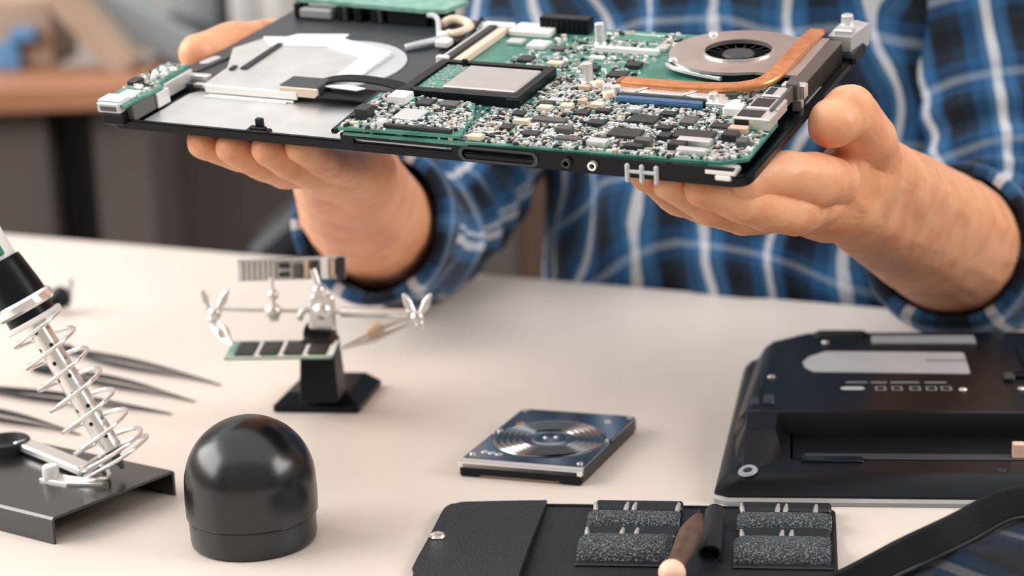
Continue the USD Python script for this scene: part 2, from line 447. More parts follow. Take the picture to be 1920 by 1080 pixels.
for k, (x, y0_, w, col, lab) in enumerate(((462, 40, 29, 'far_white', 'blurred pale canister left of the board by the thumb'), (525, 40, 29, 'far_white', 'blurred pale bottle right above the laptop back corner'), (380, 60, 50, 'monitor_grey', 'blurred wide grey tub above the thumb'), (428, 20, 13, 'far_dark', 'blurred narrow black bottle between pale containers'))):
    Yc = Yb + (.36, .36, .56, .28)[k]
    c = bp(x, 150, Yc); t0 = bp(x, -60, Yc)[2]; r = w * Yc / FPX
    b = thing('canister', lab, 'container', (c[0], c[1], zc if c[0] > bx1 else zt))
    z0 = zc + .02 if c[0] > bx1 else zt
    part(b, 'body', lathe([(0, 0), (r, 0), (r, (t0 - z0) * .8), (r * .6, (t0 - z0) * .92), (r * .6, t0 - z0), (0, t0 - z0)], 24, (0, 0, z0 - (zc if c[0] > bx1 else zt))), col)
# dark chair back far behind the left forearm
ch0 = bp(520, 400, 2.6)
fch = thing('stool', 'blurred dark stool behind the table edge by the left forearm', 'stool', (ch0[0] + .03, 2.6, 0))
zs = float(bp(520, 345, 2.6)[2])
part(fch, 'seat', place(bx(-.07, .12, -.1, .1, -.02, .02, .01), Ro.from_euler('y', -38, degrees=True).as_matrix(), (0, 0, zs - .05)), 'far_dark', False)
part(fch, 'post', bx(-.02, .02, -.02, .02, 0.03, zs - .05), 'far_dark', False)
part(fch, 'foot', bx(-.2, .2, -.2, .2, 0, .03, .01), 'far_dark', False)

# ================================================================== THE OPENED LAPTOP IN THE HANDS (local millimetres: x along its front, y to its back, z up)
LM = Ro.from_rotvec([0.2018, 0.0142, -0.4391]).as_matrix()
LP = np.array([-0.2056, 0.983, 0.1967 + ZT])


def lap(x, y, z):
    return LP + LM @ (np.array([x, y, z], float) * MM)


W_, D_ = 345.0, 198.0
lt = thing('opened_laptop', 'opened black laptop base with bare green circuit board held up in two hands', 'laptop', LP, LM)


def lpart(name, m, material, parent=None, **kw):
    return part(lt if parent is None else parent, name, mm(m), material, **kw)


# tray: floor, rim and front wall, with the rounded front corners
outer = rounded(0, W_, 0, D_, 9)
inner = rounded(3.5, W_ - 3.5, 2.5, D_ - 3, 7)
tray = cat_([prism(outer.buffer(-1.5), 0, .8), prism(outer.buffer(-.6), .8, 1.6), prism(outer, 1.6, 2.6), prism(outer.difference(inner), 2.6, 4.6), prism(outer.buffer(-.8).difference(inner), 4.6, 5.2)])
tray = lpart('tray', tray, 'black_gloss', smooth=40)
# deeper front wall below the board, with oval slot, jacks and a catch
slot = LineString([(207, 4.9), (239, 4.9)]).buffer(2.6)
wall = sbox(139, 1.6, 338, 9.2).buffer(-.3).buffer(.3)
oval = LineString([(206, 4.9), (240, 4.9)]).buffer(3.6)
front = wall.difference(slot)
for jx in (258, 271):
    front = front.difference(Point(jx, 5.2).buffer(2.3))
bay = sbox(146, 3.4, 199, 7.0)
front = front.difference(bay)
wl_ = place(prism(front, 0, 2.2), np.array([[1, 0, 0], [0, 0, -1], [0, 1, 0]], float), (0, 2.0, 0))
lpart('front_wall', wl_, 'black_gloss', tray, smooth=False)
ring = oval.difference(slot)
lpart('slot_rim', place(prism(ring, 0, .7), np.array([[1, 0, 0], [0, 0, -1], [0, 1, 0]], float), (0, -.2, 0)), 'dark_grey', tray, smooth=False)
lpart('slot_back', bx(203, 243, 2.4, 3.2, 2, 8), 'black_paint', tray, smooth=False)
for jx in (258, 271):
    A = np.array([[1, 0, 0], [0, 0, -1], [0, 1, 0]], float)
    lpart('audio_jack', lathe([(1.3, 0), (2.2, 0), (2.2, 3), (1.3, 3), (1.3, 0)], 18, (jx, .4, 5.2), A), 'steel_bright' if jx > 265 else 'dark_grey', tray)
lpart('card_slot', cat_([bx(147, 198, 1.5, 14, 3.6, 6.8, .4), bx(150, 196, .6, 1.6, 5.6, 6.6, .2)]), 'grey_plastic', tray, smooth=False, label='grey card slot strip')
lpart('latch', cat_([bx(324, 339, -.4, 8, 5.4, 8.6, .8), bx(329, 337, -.9, 2, 3.0, 6.0, .8)]), 'steel', tray, label='metal corner catch')
# small white plastic catch with three prongs over the front edge
h3 = [bx(x - 1.15, x + 1.15, -1.6, .6, -1.6, 7.6, .7) for x in (287.6, 294.6, 301.6)]
h3.append(bx(287, 302, -1.5, .2, 3.0, 4.8, .6))
lpart('prong_clip', cat_(h3), 'grey_plastic', label='white three-pronged plastic clip')
sl = lambda a, b: LineString([a, b])
# metal floor plates on the left
lpart('shield_plate', prism(Polygon([(19, 4), (138, 4), (146, 10), (146, 52), (100, 57), (23, 57), (19, 50)]), 2.7, 3.2), 'shield', smooth=False, label='bare brushed silver floor plate')
lpart('drive_bay_floor', prism(rounded(1, 138, 56, 196, 4), 2.6, 6.4), 'dark_grey', label='dark grey plate behind the silver shields')
pl = Polygon([(28, 50), (86, 50.5), (86, 60), (105, 79), (105, 120), (64, 140), (17, 133), (9, 112), (25, 80)])
shp = lpart('shield_plate', prism(pl, 7.4, 8.6), 'shield', smooth=False, label='raised silver shield plate')
lpart('plate_lip', cat_([bx(30, 86, 49.2, 50.4, 5.0, 9.2, .3), bx(32, 84, 48.6, 49.4, 3.4, 4.6, .2), bx(30, 80, 47, 48.6, 3.2, 3.9, .2)]), 'white_tape', shp, smooth=False, label='white folded lip of the shield')
wt = Polygon([(16, 133), (62, 141.5), (66, 139), (103, 123), (106, 79), (93, 79), (91, 112), (62, 125), (30, 120)])
lpart('tape', prism(wt, 8.7, 9.3), 'white_tape', shp, smooth=False, label='wide white adhesive tape')
lpart('tape', prism(Polygon([(30, 134), (64, 139), (64, 147), (34, 141)]), 9.0, 9.5), 'white_tape', shp, smooth=False, label='short white tape tab')
disc = Point(76, 100).buffer(43, quad_segs=16)
lpart('disc', prism(disc.difference(Point(76, 100).buffer(9)), 6.5, 7.3), 'sticker_silver', label='grey disc edge under the white tape')
lpart('seam_strip', prism(sl((36, 79), (33, 124)).buffer(1.9, cap_style=2), 8.7, 9.6), 'black_paint', shp, smooth=False, label='black line across the shield')
lpart('seam_strip', prism(sl((30, 76), (29, 82)).buffer(1.3, cap_style=2), 8.7, 9.6), 'black_paint', shp, smooth=False)
pad = lpart('side_pad', prism(Polygon([(-1, 72), (9, 72), (16, 112), (3, 114)]), 5.3, 7.6), 'dark_grey', smooth=False, label='dark grey pad on the left rim')
lpart('oval_sticker', prism(LineString([(5.5, 88), (7, 96)]).buffer(3.0), 7.6, 7.9), 'sticker_silver', pad, smooth=False)
# black plug block with peach front face and the flat cables to the right of it
pg = lpart('plug_block', bx(75, 98, 51, 66, 7.5, 12.2, .5), 'dark_grey', smooth=False)
lpart('plug_face', bx(75.3, 98.5, 49.6, 51, 6.6, 11.6, .4), 'beige', pg, smooth=False, label='beige front face of the plug')
lpart('flat_cable', sweep(spline([(94, 63, 11), (104, 67, 12.5), (120, 69, 12), (136, 67, 11), (148, 60, 9)], 24), 1, flat=(4.5, .5)), 'black_matte')
lpart('flat_cable', sweep(spline([(98, 52, 8), (112, 54, 7.5), (128, 55, 7), (146, 50, 6)], 24), 1, flat=(5.5, .5)), 'black_matte')
lpart('foil_strip', prism(Polygon([(98, 58), (118, 56), (121, 60), (112, 63), (100, 64)]), 10.2, 10.6), 'white_tape', smooth=False)
lpart('cable_guide', bx(96, 140, 56, 68, 3.2, 7.2, .5), 'black_matte', smooth=False)
lpart('edge_catch', cat_([bx(84, 97, .6, 6, 2.6, 6.0, .6), bx(88.5, 92.5, 3.5, 6.5, 6, 11, .5), bx(86, 95, 1.2, 4.5, 6, 7.4, .4)]), 'black_plastic', smooth=False)
# port board along the left edge
pb = lpart('port_board', prism(Polygon([(-2, -2), (16, -2), (17.5, 30), (12, 34), (11, 66), (-4, 66), (-5, 34), (-3, 30)]), 12.4, 13.8), 'pcb', smooth=False, label='small green port board on the left edge')
for y0, y1, x1, z1, c in ((2, 22, 17.5, 12.2, 'chip_grey'), (22.5, 34, 18.5, 12.2, 'steel_satin'), (37, 64, 13.5, 12.2, 'steel_satin')):
    lpart('port_shell', bx(1, x1, y0, y1, 4, z1, .5), c, pb, smooth=False)
lpart('port_shell', bx(-1, 13, -3.2, 8, 9.4, 14.8, .6), 'sticker_silver', pb, smooth=False)
lpart('port_mouth', bx(1, 11, -3.45, -3.0, 10.6, 13.2, .2), 'chip_grey', pb, smooth=False)
lpart('port_cap', bx(-1.5, 12, -1, 9, 14.8, 15.6, .3), 'white_plastic', pb, smooth=False)
lpart('port_foot', bx(1, 14, -3, 6, 3, 9.4, .8), 'black_plastic', pb, smooth=False)
for x, y, r_ in ((2, 46, 2.1), (8, 46, 2.0), (2.5, 53, 2.1), (8.5, 54, 2.0), (5, 40, 1.6)):
    lpart('solder_bead', cyl(x, y, 13.8, 16.2, r_, r_ * .7, 12, .5), 'white_plastic', pb)
lpart('port_chip', bx(-3, 3, 27, 35, 13.8, 16.2, .4), 'chip_black', pb, smooth=False)
lpart('port_label', cat_([bx(2, 12, 8, 20, 13.8, 14.4, .2), bx(5, 9, 22, 26, 13.8, 15.2, .3)]), 'white_plastic', pb, smooth=False)
lpart('hinge_post', cat_([bx(12, 24, 62, 66, 6, 9.5, .4), bx(18, 28, 56, 60, 4.5, 6.5, .3)]), 'steel_satin', pb, smooth=False)

# ---- main board
mbp = Polygon([(141, -1), (205, -.5), (213, .5), (330, 4), (341, 12), (340, 60), (333, 64), (333, 178), (300, 183), (128, 183), (138, 140), (146, 92), (150, 54), (136, 54)])
mb = lpart('motherboard', prism(mbp, 8.6, 10.2), 'pcb', smooth=False, label='green motherboard crowded with chips')
db = lpart('daughter_board', prism(Polygon([(139, -2), (203, 1), (198, 27), (190, 46), (148, 49), (138, 50), (135, 50)]), 11.4, 12.8), 'pcb', smooth=False, label='small raised green board at the front')
lpart('board_edge', sweep([(137, -2.2, 10.6), (133.5, 51, 11.4), (147, 54, 12)], 1, flat=(1.5, 1.2)), 'black_plastic', db, smooth=False)
lpart('board_edge', sweep([(150, 54, 9), (146, 92, 10), (138, 140, 10), (128, 186, 10)], 1, flat=(1.4, 1.8)), 'black_plastic', mb, smooth=False)

OCC = []          # footprints already taken on the board


def take(x0, x1, y0, y1):
    OCC.append((x0, x1, y0, y1))


ZB = 10.2


def chip(x0, x1, y0, y1, h=1.8, material='chip_black', pins='', z=None, parent=None, name='chip', label=None):
    z = ZB if z is None else z
    p = lpart(name, bx(x0, x1, y0, y1, z + .15, z + .15 + h, .25), material, parent or mb, smooth=False, label=label)
    take(x0 - 1.4, x1 + 1.4, y0 - 1.4, y1 + 1.4)
    legs = []
    if 'x' in pins:
        for y in np.arange(y0 + .7, y1 - .3, 1.1):
            legs += [bx(x0 - 1.1, x0, y, y + .5, z, z + .7), bx(x1, x1 + 1.1, y, y + .5, z, z + .7)]
    if 'y' in pins:
        for x in np.arange(x0 + .7, x1 - .3, 1.1):
            legs += [bx(x, x + .5, y0 - 1.1, y0, z, z + .7), bx(x, x + .5, y1, y1 + 1.1, z, z + .7)]
    if legs:
        PINS.append(cat_(legs))
    return p


PINS = []
# processor socket frame with its lid
fr_ = prism(sbox(147, 51, 210, 99).buffer(1).difference(sbox(151, 55.5, 206, 96)), 10.4, 15.6)
sk = lpart('socket_frame', cat_([fr_, bx(148, 209, 52, 98, 10.3, 12.2), bx(150, 207, 50.2, 52, 10.6, 13.2, .4)]), 'black_plastic', mb, smooth=False, label='black frame around the processor')
lpart('carrier_board', bx(151.5, 205.5, 56, 95.5, 12.2, 14.4, .2), 'pcb', sk, smooth=False)
lpart('processor_lid', bx(167, 207, 56.5, 90, 14.4, 16.8, .7), 'chip_lid', sk, smooth=False, label='brushed silver grey processor lid')
for c_ in (bx(146, 153, 47.5, 52, 10.4, 16.4, .6), bx(205, 212, 49, 54, 10.4, 15.4, .8), bx(160, 163, 94, 96, 14, 18, .4)):
    lpart('frame_clip', c_, 'black_plastic', sk, smooth=False)
take(144, 213, 47, 101)
tw = [bx(x, x + 1, y, y + .6, 14.4, 15.1) for x, y in zip(rng.uniform(152.5, 165, 70), rng.uniform(57, 94, 70))]
s_ = lpart('surface_parts', cat_(tw), 'silver_part', sk, smooth=False, kind='stuff')
# long memory slot at the back left
ms = lpart('memory_slot', cat_([bx(144.5, 149, 104, 163, 10.3, 15.5, .4)]), 'chip_black', mb, smooth=False, label='long black and beige memory slot')
lpart('slot_bar', bx(149.4, 155, 104, 163, 10.3, 14.2, .5), 'beige', ms, smooth=False)
lpart('slot_arm', bx(141.5, 144, 106, 166, 10.3, 14.6, .4), 'steel_satin', ms, smooth=False)
lpart('slot_end', cat_([bx(141, 148, 101.5, 105, 10.3, 16.2, .5), bx(148, 175, 101.8, 103.4, 10.3, 12.6, .4)]), 'white_plastic', ms, smooth=False)
lpart('slot_end', cat_([bx(140, 158, 162, 168, 10.3, 15.6, .5)]), 'white_plastic', ms, smooth=False)
take(140, 176, 100, 168)
# back edge parts
lpart('card_socket', bx(157, 181, 160, 176, 10.3, 13.6, .5), 'white_plastic', mb, smooth=False); take(155, 183, 158, 178)
hd = lpart('pin_header', cat_([bx(171, 200, 170, 178, 10.3, 19.0, .5)] + [bx(x, x + 1.5, 169.4, 170, 12, 18) for x in np.arange(172, 198, 3)]), 'black_plastic', mb, smooth=False); take(168, 203, 167, 180)
# rear port tower with green board
vt = lpart('port_tower', cat_([bx(8, 112, 186, 197, 6.4, 9, .5)] + [bx(x, x + w, 178, 190, 6.4, 15.2, .6) for x, w in ((10, 4), (38, 6), (50, 5), (61, 6), (72, 26), (100, 10))]), 'black_matte', smooth=False, label='black rear port tower under a green board')
lpart('tower_board', prism(Polygon([(8, 196), (9, 182), (96, 175), (110, 177), (116, 196)]), 15.2, 17.6), 'pcb_plain', vt, smooth=False, label='pale green board on the port tower')
lpart('tower_plug', bx(15, 36, 176, 182, 7.5, 13, .8), 'monitor_grey', vt, smooth=False)
lpart('tower_post', cat_([cyl(44.5, 179, 7, 15, 1.6), cyl(67.5, 179, 7, 15, 1.6)]), 'dark_grey', vt)
lpart('tower_wire', sweep(spline([(100, 176, 14), (108, 170, 15), (114, 160, 13), (118, 152, 10)], 20), 1.5), 'sticker_silver', vt)
lpart('loose_wire', sweep(spline([(112, 168, 11), (119, 172, 14), (127, 170, 13), (131, 162, 12), (127, 156, 11), (121, 158, 10)], 30), 2.6), 'beige', smooth=True, label='beige bundled wire')
lpart('loose_wire', sweep(spline([(106, 134, 8), (113, 140, 9), (119, 148, 9), (124, 156, 9)], 24), 2.2), 'sticker_silver', smooth=True)
lpart('wire_plug', cat_([bx(122, 130, 138, 146, 8, 12, .8), bx(118, 123, 148, 154, 8, 13, .8)]), 'white_plastic', smooth=False)
lpart('wire_plug', bx(120, 133, 146, 160, 7, 10, .8), 'black_plastic', smooth=False)
# standoffs
for x, y, z1 in ((230, 95, 21), (212, 157, 22), (246, 82, 15)):
    lpart('standoff', cat_([cyl(x, y, ZB, z1, 2.7, 2.7, 18, .4), cyl(x, y, ZB, ZB + 1.5, 3.6, 3.2, 18, .3)]), 'silver_part', mb); take(x - 3.5, x + 3.5, y - 3.5, y + 3.5)
for x, y in ((238, 90), (249, 76)):
    lpart('screw', cat_([cyl(x, y, ZB, ZB + 3.2, 3.4, 3.0, 16, .6)]), 'beige', mb); take(x - 4, x + 4, y - 4, y + 4)
# clear green region with white printed frames at the back
for x0, x1, y0, y1 in ((214, 246, 162, 178), (203, 243, 146, 154)):
    lpart('printed_outline', prism(sbox(x0, y0, x1, y1).difference(sbox(x0 + 1.2, y0 + 1.2, x1 - 1.2, y1 - 1.2)), ZB, ZB + .25), 'white_plastic', mb, smooth=False); take(x0 + 3, x1 - 3, y0 + 3, y1 - 3)
lpart('bar_socket', bx(214, 250, 143, 146.5, ZB, 13.4, .4), 'white_plastic', mb, smooth=False); take(213, 251, 142, 148)

# ---- fan, heat pipe, fins
FC = (293.5, 144)
hs = unary_union([Point(FC).buffer(35.5, quad_segs=14), Polygon([(262, 160), (272, 172), (333, 174), (334, 112), (312, 113)])])
hub_hole = Point(FC).buffer(17.2, quad_segs=12)
fan = lpart('fan', prism(hs.difference(hub_hole), 14.6, 16.0), 'fan_metal', mb, smooth=30, label='silver cooling fan with round inlet')
lpart('fan_rim', prism(hub_hole.buffer(1.2, quad_segs=12).difference(hub_hole), 15.6, 16.9), 'fan_metal', fan, smooth=40)
wall_ = hs.buffer(-.2).difference(hs.buffer(-1.6))
lpart('fan_wall', prism(wall_, 11.0, 14.6), 'black_plastic', fan, smooth=30)
lpart('fan_hub', cyl(*FC, 11.2, 15.2, 8.6, 8.2, 24, .8), 'dark_grey', fan)
for k in range(19):
    a = 2 * math.pi * k / 19
    A = Ro.from_euler('z', a).as_matrix()
    b = place(bx(8.4, 22, -.35, .35, 11.4, 14.2), A @ Ro.from_euler('z', .0).as_matrix(), (FC[0], FC[1], 0))
    lpart('fan_blade', b, 'black_matte', fan, smooth=False)
lpart('fan_base', prism(hs.buffer(-1), 10.4, 11.1), 'black_paint', fan, smooth=False)
for x, y in ((266, 122), (325, 171), (272, 168)):
    lpart('fan_screw', cyl(x, y, 15.8, 17.4, 2.6, 2.2, 14, .4), 'steel_bright', fan)
lpart('fan_bracket', sweep(spline([(262, 124, 13), (270, 116, 13.6), (280, 112, 13.4), (296, 108, 13)], 20), 1, flat=(1.2, 1.0)), 'silver_part', fan)
take(252, 345, 104, 182)
pp = spline([(249, 90, 14.2), (270, 89.3, 14.2), (297, 90, 14.4), (312, 93.5, 14.8), (320.5, 101, 15.4), (323.5, 113, 16.4), (324.2, 140, 17.2), (325, 180, 17.4)], 60)
pipe = sweep(pp, 1, flat=(2.0, 4.6))
if True:                                     # the flat side faces up
    t_ = np.gradient(pp, axis=0); t_ /= np.linalg.norm(t_, axis=1, keepdims=True)
    nn = np.cross(t_, [0, 0, 1.0]); nn /= np.linalg.norm(nn, axis=1, keepdims=True)
    cs = [(-4.5, -.6), (-3.9, -1.5), (3.9, -1.5), (4.5, -.6), (4.5, .6), (3.9, 1.5), (-3.9, 1.5), (-4.5, .6)]
    rings = pp[:, None] + np.array([[c[0] * 1.0, c[1]] for c in cs])[None, :, :1] * nn[:, None] + np.array([0, 0, 1.0]) * np.array([c[1] for c in cs])[None, :, None]
    pipe, _ = loft(rings)
    e = [trimesh.convex.convex_hull(rings[0]), trimesh.convex.convex_hull(rings[-1])] if False else []
    pipe = cat_([pipe, trimesh.convex.convex_hull(np.vstack([rings[0], rings[1]])), trimesh.convex.convex_hull(np.vstack([rings[-2], rings[-1]]))])
lpart('heat_pipe', pipe, 'copper', mb, smooth=45, label='flat copper heat pipe bending round the fan')
cp = lpart('cold_plate', cat_([bx(249, 306, 79.5, 86, 10.8, 13.2, .4), bx(252, 262, 78, 80, 10.6, 12.2, .3), bx(290, 308, 78, 84, 10.6, 12.6, .4)]), 'silver_part', mb, smooth=False, label='pale metal plate below the copper pipe')
for x in (263, 288):
    lpart('plate_spring', sweep([(x - 2, 79, 13.6), (x + 3, 86, 13.8)], 1, flat=(.9, .3)), 'steel_bright', cp, smooth=False)
for x in (252, 302):
    lpart('plate_screw', cat_([cyl(x, 79, 11.5, 16, 2.8, 2.4, 16, .5), cyl(x, 79, 10.3, 11.5, 3.6, 3.4, 16, .3)]), 'steel', cp)
take(246, 312, 76, 97)
lpart('ribbon_socket', cat_([bx(255, 299, 69, 73.5, ZB, 13.4, .4), bx(256, 298, 68.4, 69, 11, 12.6, .2)]), 'blue_plastic', mb, smooth=False, label='dark blue ribbon socket'); take(253, 301, 67, 75)
lpart('ribbon_lid', bx(254, 300, 73, 75.2, ZB, 14, .4), 'chip_black', mb, smooth=False)
fins = lpart('heat_sink', cat_([bx(331, 340.5, 104, 172, 14.5, 15.6, .3), bx(331, 332, 104, 172, 4, 14.6)] + [bx(331.5, 340.5, y, y + .7, 4, 14.6) for y in np.arange(104, 172, 2.0)]), 'fin_metal', smooth=False, label='finned metal heat sink on the right edge')
lpart('sink_frame', cat_([bx(330, 342, 98, 103.5, 9, 16, .5), bx(336, 341, 96, 100, 3, 9, .4), bx(340, 342, 104, 130, 3, 5, .3)]), 'silver_part', fins, smooth=False)
hin = lpart('hinge_block', cat_([prism(Polygon([(331, 178), (343, 178), (346, 204), (338, 208), (331, 200)]), 4.6, 16), bx(333, 343, 180, 188, 15.5, 19, .8), cyl(335, 201, 15, 21, 3.5, 3.2, 14, .5)]), 'silver_part', smooth=False, label='pale cast hinge block at the back right corner')
lpart('hinge_hole', cyl(337.5, 190, 15.9, 16.3, 2.6), 'black_paint', hin)
lpart('hinge_cover', bx(336, 347, 172, 196, 2, 8, 1.5), 'black_plastic', hin, smooth=False)
# ports on the right edge
for y0, y1, x0, x1, h in ((47, 60, 322, 340, 6.0), (62, 77, 324, 339.5, 6.0), (79, 92, 326, 336, 6.4)):
    ps = lpart('side_port', bx(x0, x1, y0, y1, ZB, ZB + h, .5), 'steel_satin', mb, smooth=False, label='metal side port housing')
    lpart('port_mouth', cat_([bx(x0 + 1, x0 + 8, y0 - .15, y0 + .3, ZB + 1, ZB + h - 1), bx(x0 - .15, x0 + .4, y0 + 2, y1 - 2, ZB + .8, ZB + h - 1.4)]), 'black_paint', ps, smooth=False)
    lpart('port_top', bx(x0 + 1.5, x1 - 5, y0 + 2, y1 - 2, ZB + h, ZB + h + .3), 'chip_black', ps, smooth=False)
    take(x0 - 1, 343, y0 - 1, y1 + 1)
lpart('side_rail', cat_([bx(336.5, 338, 58, 100, ZB, ZB + 7.5, .3), bx(334, 340, 92, 96, ZB, ZB + 8.5, .5)]), 'chip_grey', mb, smooth=False)
lpart('power_socket', cat_([bx(312, 321, 62, 70, ZB, 15.2, .8), cyl(316, 71, ZB, 15.5, 2.2)]), 'white_plastic', mb, smooth=False, label='small white power socket'); take(310, 323, 60, 74)
lpart('shield_can', bx(300, 313, 72, 79, ZB, 13, .5), 'silver_part', mb, smooth=False); take(299, 314, 71, 80)
# bigger chips, front right
chip(271.5, 285, 41.5, 51, 2.0, pins='xy'); chip(269, 284.5, 21, 31.5, 2.0, pins='xy'); chip(299.5, 318, 26.5, 37, 2.0, 'chip_black', 'xy')
chip(226, 243, 33, 38, 1.8, 'chip_grey', 'y'); chip(215, 221, 19, 25, 1.6, pins='x'); chip(229, 237, 13, 19, 1.8, pins='x'); chip(247, 258, 12, 16, 1.6, 'chip_grey', 'y')
chip(262, 268, 9, 14, 2.6); chip(243, 249, 46, 52, 1.8, pins='y'); chip(302, 310, 13, 19, 3.2, 'chip_black'); chip(293, 299, 24, 30, 2.4); chip(322, 329, 30, 37, 3.4, 'chip_black')
chip(282, 291, 9, 13, 2.2, 'chip_black'); chip(296, 303, 46, 56, 1.6, 'chip_grey', 'x'); chip(312, 322, 44, 50, 1.6, pins='y'); chip(219, 227, 55, 60, 1.8); chip(222, 230, 62, 66, 1.6, 'silver_part')
chip(288, 295, 36, 41, 1.8); chip(254, 262, 34, 40, 2.0, pins='x'); chip(251, 258, 52, 56, 1.8); chip(266, 272, 57, 62, 2.2, 'silver_part'); chip(283, 290, 55, 60, 1.6); chip(213, 219, 38, 44, 1.8, pins='x')
chip(258, 266, 100, 104, 1.8); chip(236, 246, 104, 112, 1.6, pins='x'); chip(240, 248, 120, 127, 2.2); chip(222, 228, 112, 118, 1.8); chip(180, 188, 118, 126, 1.6, pins='x'); chip(190, 197, 140, 146, 1.4, 'chip_grey'); chip(216, 224, 130, 134, 1.5, 'white_plastic')
chip(176, 186, 140, 150, 2.4, 'white_plastic', name='socket'); chip(162, 171, 145, 152, 2.0, 'silver_part', name='socket'); chip(184, 192, 103, 108, 2.0); chip(198, 206, 116, 121, 1.6, 'beige'); chip(246, 252, 150, 158, 2.4, 'silver_part')
for x0, x1, y0, y1, m_, nm in ((232, 238, 53, 58, 'beige', 'capacitor'), (222, 229, 48, 53, 'beige', 'capacitor'), (246, 252, 58, 63, 'beige', 'capacitor'), (218, 226, 28, 32, 'beige', 'capacitor'), (206, 213, 2.5, 7, 'beige', 'capacitor'), (238, 242, 62, 66, 'tan_part', 'capacitor'), (230, 235, 82, 86, 'tan_part', 'capacitor'),
                               (304, 320, 20, 25, 'silver_part', 'coil'), (285, 293, 15, 20, 'chip_grey', 'coil'), (264, 274, 8.5, 8.51 + 5, 'silver_part', 'coil'), (308, 322, 8.5, 12.5, 'silver_part', 'coil'), (322, 331, 40, 45, 'tan_part', 'coil'), (243, 251, 21, 26, 'chip_grey', 'coil'), (331, 336, 24, 30, 'chip_grey', 'coil')):
    chip(x0, x1, y0, y1, 3.0 if nm == 'coil' else 2.4, m_, name=nm)
# small board parts
zb0, ZB = ZB, 12.8
DOCC, OCC = OCC, []
chip(142, 149, 10, 18, 5.5, 'chip_black', parent=db, name='coil'); chip(143.5, 147.5, 2, 4.4, 1.6, 'beige', parent=db, name='capacitor'); chip(158.5, 162, 2, 7, 3.4, 'white_plastic', parent=db, name='capacitor')
chip(161, 198, 2.2, 4.5, 2.0, 'chip_black', parent=db, name='edge_socket'); chip(147, 157, 35, 45, 4.0, 'white_plastic', parent=db, name='socket', label='white plug socket on the small board'); chip(163, 171, 34, 42, 2, 'chip_black', 'x', parent=db); chip(175, 184, 36, 43, 1.6, 'chip_grey', 'x', parent=db)
chip(160, 174, 14, 28, 1.2, 'silver_part', '', parent=db, name='shield_can')
P_DB = OCC[:]
OCC = DOCC; ZB = zb0
lpart('chip_pins', cat_(PINS), 'silver_part', mb, smooth=False, kind='stuff')


def scatter(n, poly, z, occ, keep, sizes, seed):
    "n tiny soldered parts dropped on free board; returns vertices grouped by look"
    g = np.random.default_rng(seed); out = {k: [] for k in keep}
    x0, y0, x1, y1 = poly.bounds
    P = np.stack([g.uniform(x0, x1, n * 2), g.uniform(y0, y1, n * 2)], 1)
    import shapely
    ok = shapely.contains_xy(poly, P[:, 0], P[:, 1])
    for a, b, c, d in occ:
        ok &= ~((P[:, 0] > a) & (P[:, 0] < b) & (P[:, 1] > c) & (P[:, 1] < d))
    P = P[ok][:n]
    ks = g.choice(list(keep), len(P), p=list(keep.values()))
    grid = set()
    for (x, y), k in zip(P, ks):
        key = (round(x / 1.5), round(y / 1.5))
        if key in grid:
            continue
        grid.add(key)
        s = sizes[g.integers(len(sizes))]; w, l, h = s
        if g.random() < .5:
            w, l = l, w
        x, y = key[0] * 1.5, key[1] * 1.5
        out[k].append(bx(x - w / 2, x + w / 2, y - l / 2, y + l / 2, z, z + h))
    return out


free = mbp.buffer(-1.8)
dense = free.intersection(sbox(200, 0, 345, 100))
sparse = free.difference(dense)
SZ = [(.8, 1.5, .8), (1.0, 1.9, 1.0), (.6, 1.1, .6), (1.3, 2.4, 1.3), (1.0, 1.0, .9), (.5, 2.6, .5)]
KEEP = {'silver_part': .50, 'white_plastic': .18, 'tan_part': .10, 'chip_black': .22}
for poly, n, z, occ, par, seed in ((dense, 5200, ZB, OCC, mb, 1), (sparse, 2300, ZB, OCC, mb, 2), (Polygon([(141, -.5), (201, 2), (197, 27), (188, 45), (149, 47), (138, 48)]), 760, 12.8, P_DB, db, 3), (Polygon([(-2, 8), (15, 8), (15, 30), (10, 34), (9, 64), (-3, 64)]), 150, 13.8, [(-4, 13, 6, 22)], pb, 4)):
    for k, ms_ in scatter(n, poly, z, occ, KEEP, SZ, seed).items():
        if ms_:
            lpart('surface_parts', cat_(ms_), k, par, smooth=False, kind='stuff')

# ================================================================== THE PERSON behind the table
TC = np.array([0.203, 1.511, 0.0])                     # torso axis on the floor plan
pers = thing('person', 'person in a blue and white plaid shirt holding the opened laptop base in both hands', 'person', (TC[0], TC[1], 0))
PO = np.array([TC[0], TC[1], 0.0])


def ppart(name, m, material, parent=None, **kw):
    m = m.copy(); m.apply_translation(-PO)
    return part(pers if parent is None else parent, name, m, material, **kw)


def chain(*pr):
    "limb: hulls between consecutive joints, slimmer midway"
    out = []
    for (a, ra), (b, rb) in zip(pr[:-1], pr[1:]):
        a, b = np.asarray(a, float), np.asarray(b, float)
        mid = ((a + b) / 2, (ra + rb) / 2 * 0.955)
        out += [hull_of((a, ra), mid), hull_of(mid, (b, rb))]
    return out


def relax(t, n, lam=.5, mu=-.53, wt=1.0):
    "volume-keeping smoothing with evenly weighted neighbours"
    import scipy.sparse as sp
    e = np.asarray(t.edges_unique); N = len(t.vertices)
    A = sp.coo_matrix((np.ones(len(e) * 2), (np.r_[e[:, 0], e[:, 1]], np.r_[e[:, 1], e[:, 0]])), (N, N)).tocsr()
    d = np.asarray(A.sum(1)).ravel(); A = sp.diags(1 / np.maximum(d, 1)) @ A
    v, wt = np.array(t.vertices), np.broadcast_to(wt, (N,))[:, None]
    for _ in range(n):
        v = v + lam * wt * (A @ v - v)
        v = v + mu * wt * (A @ v - v)
    t.vertices = v


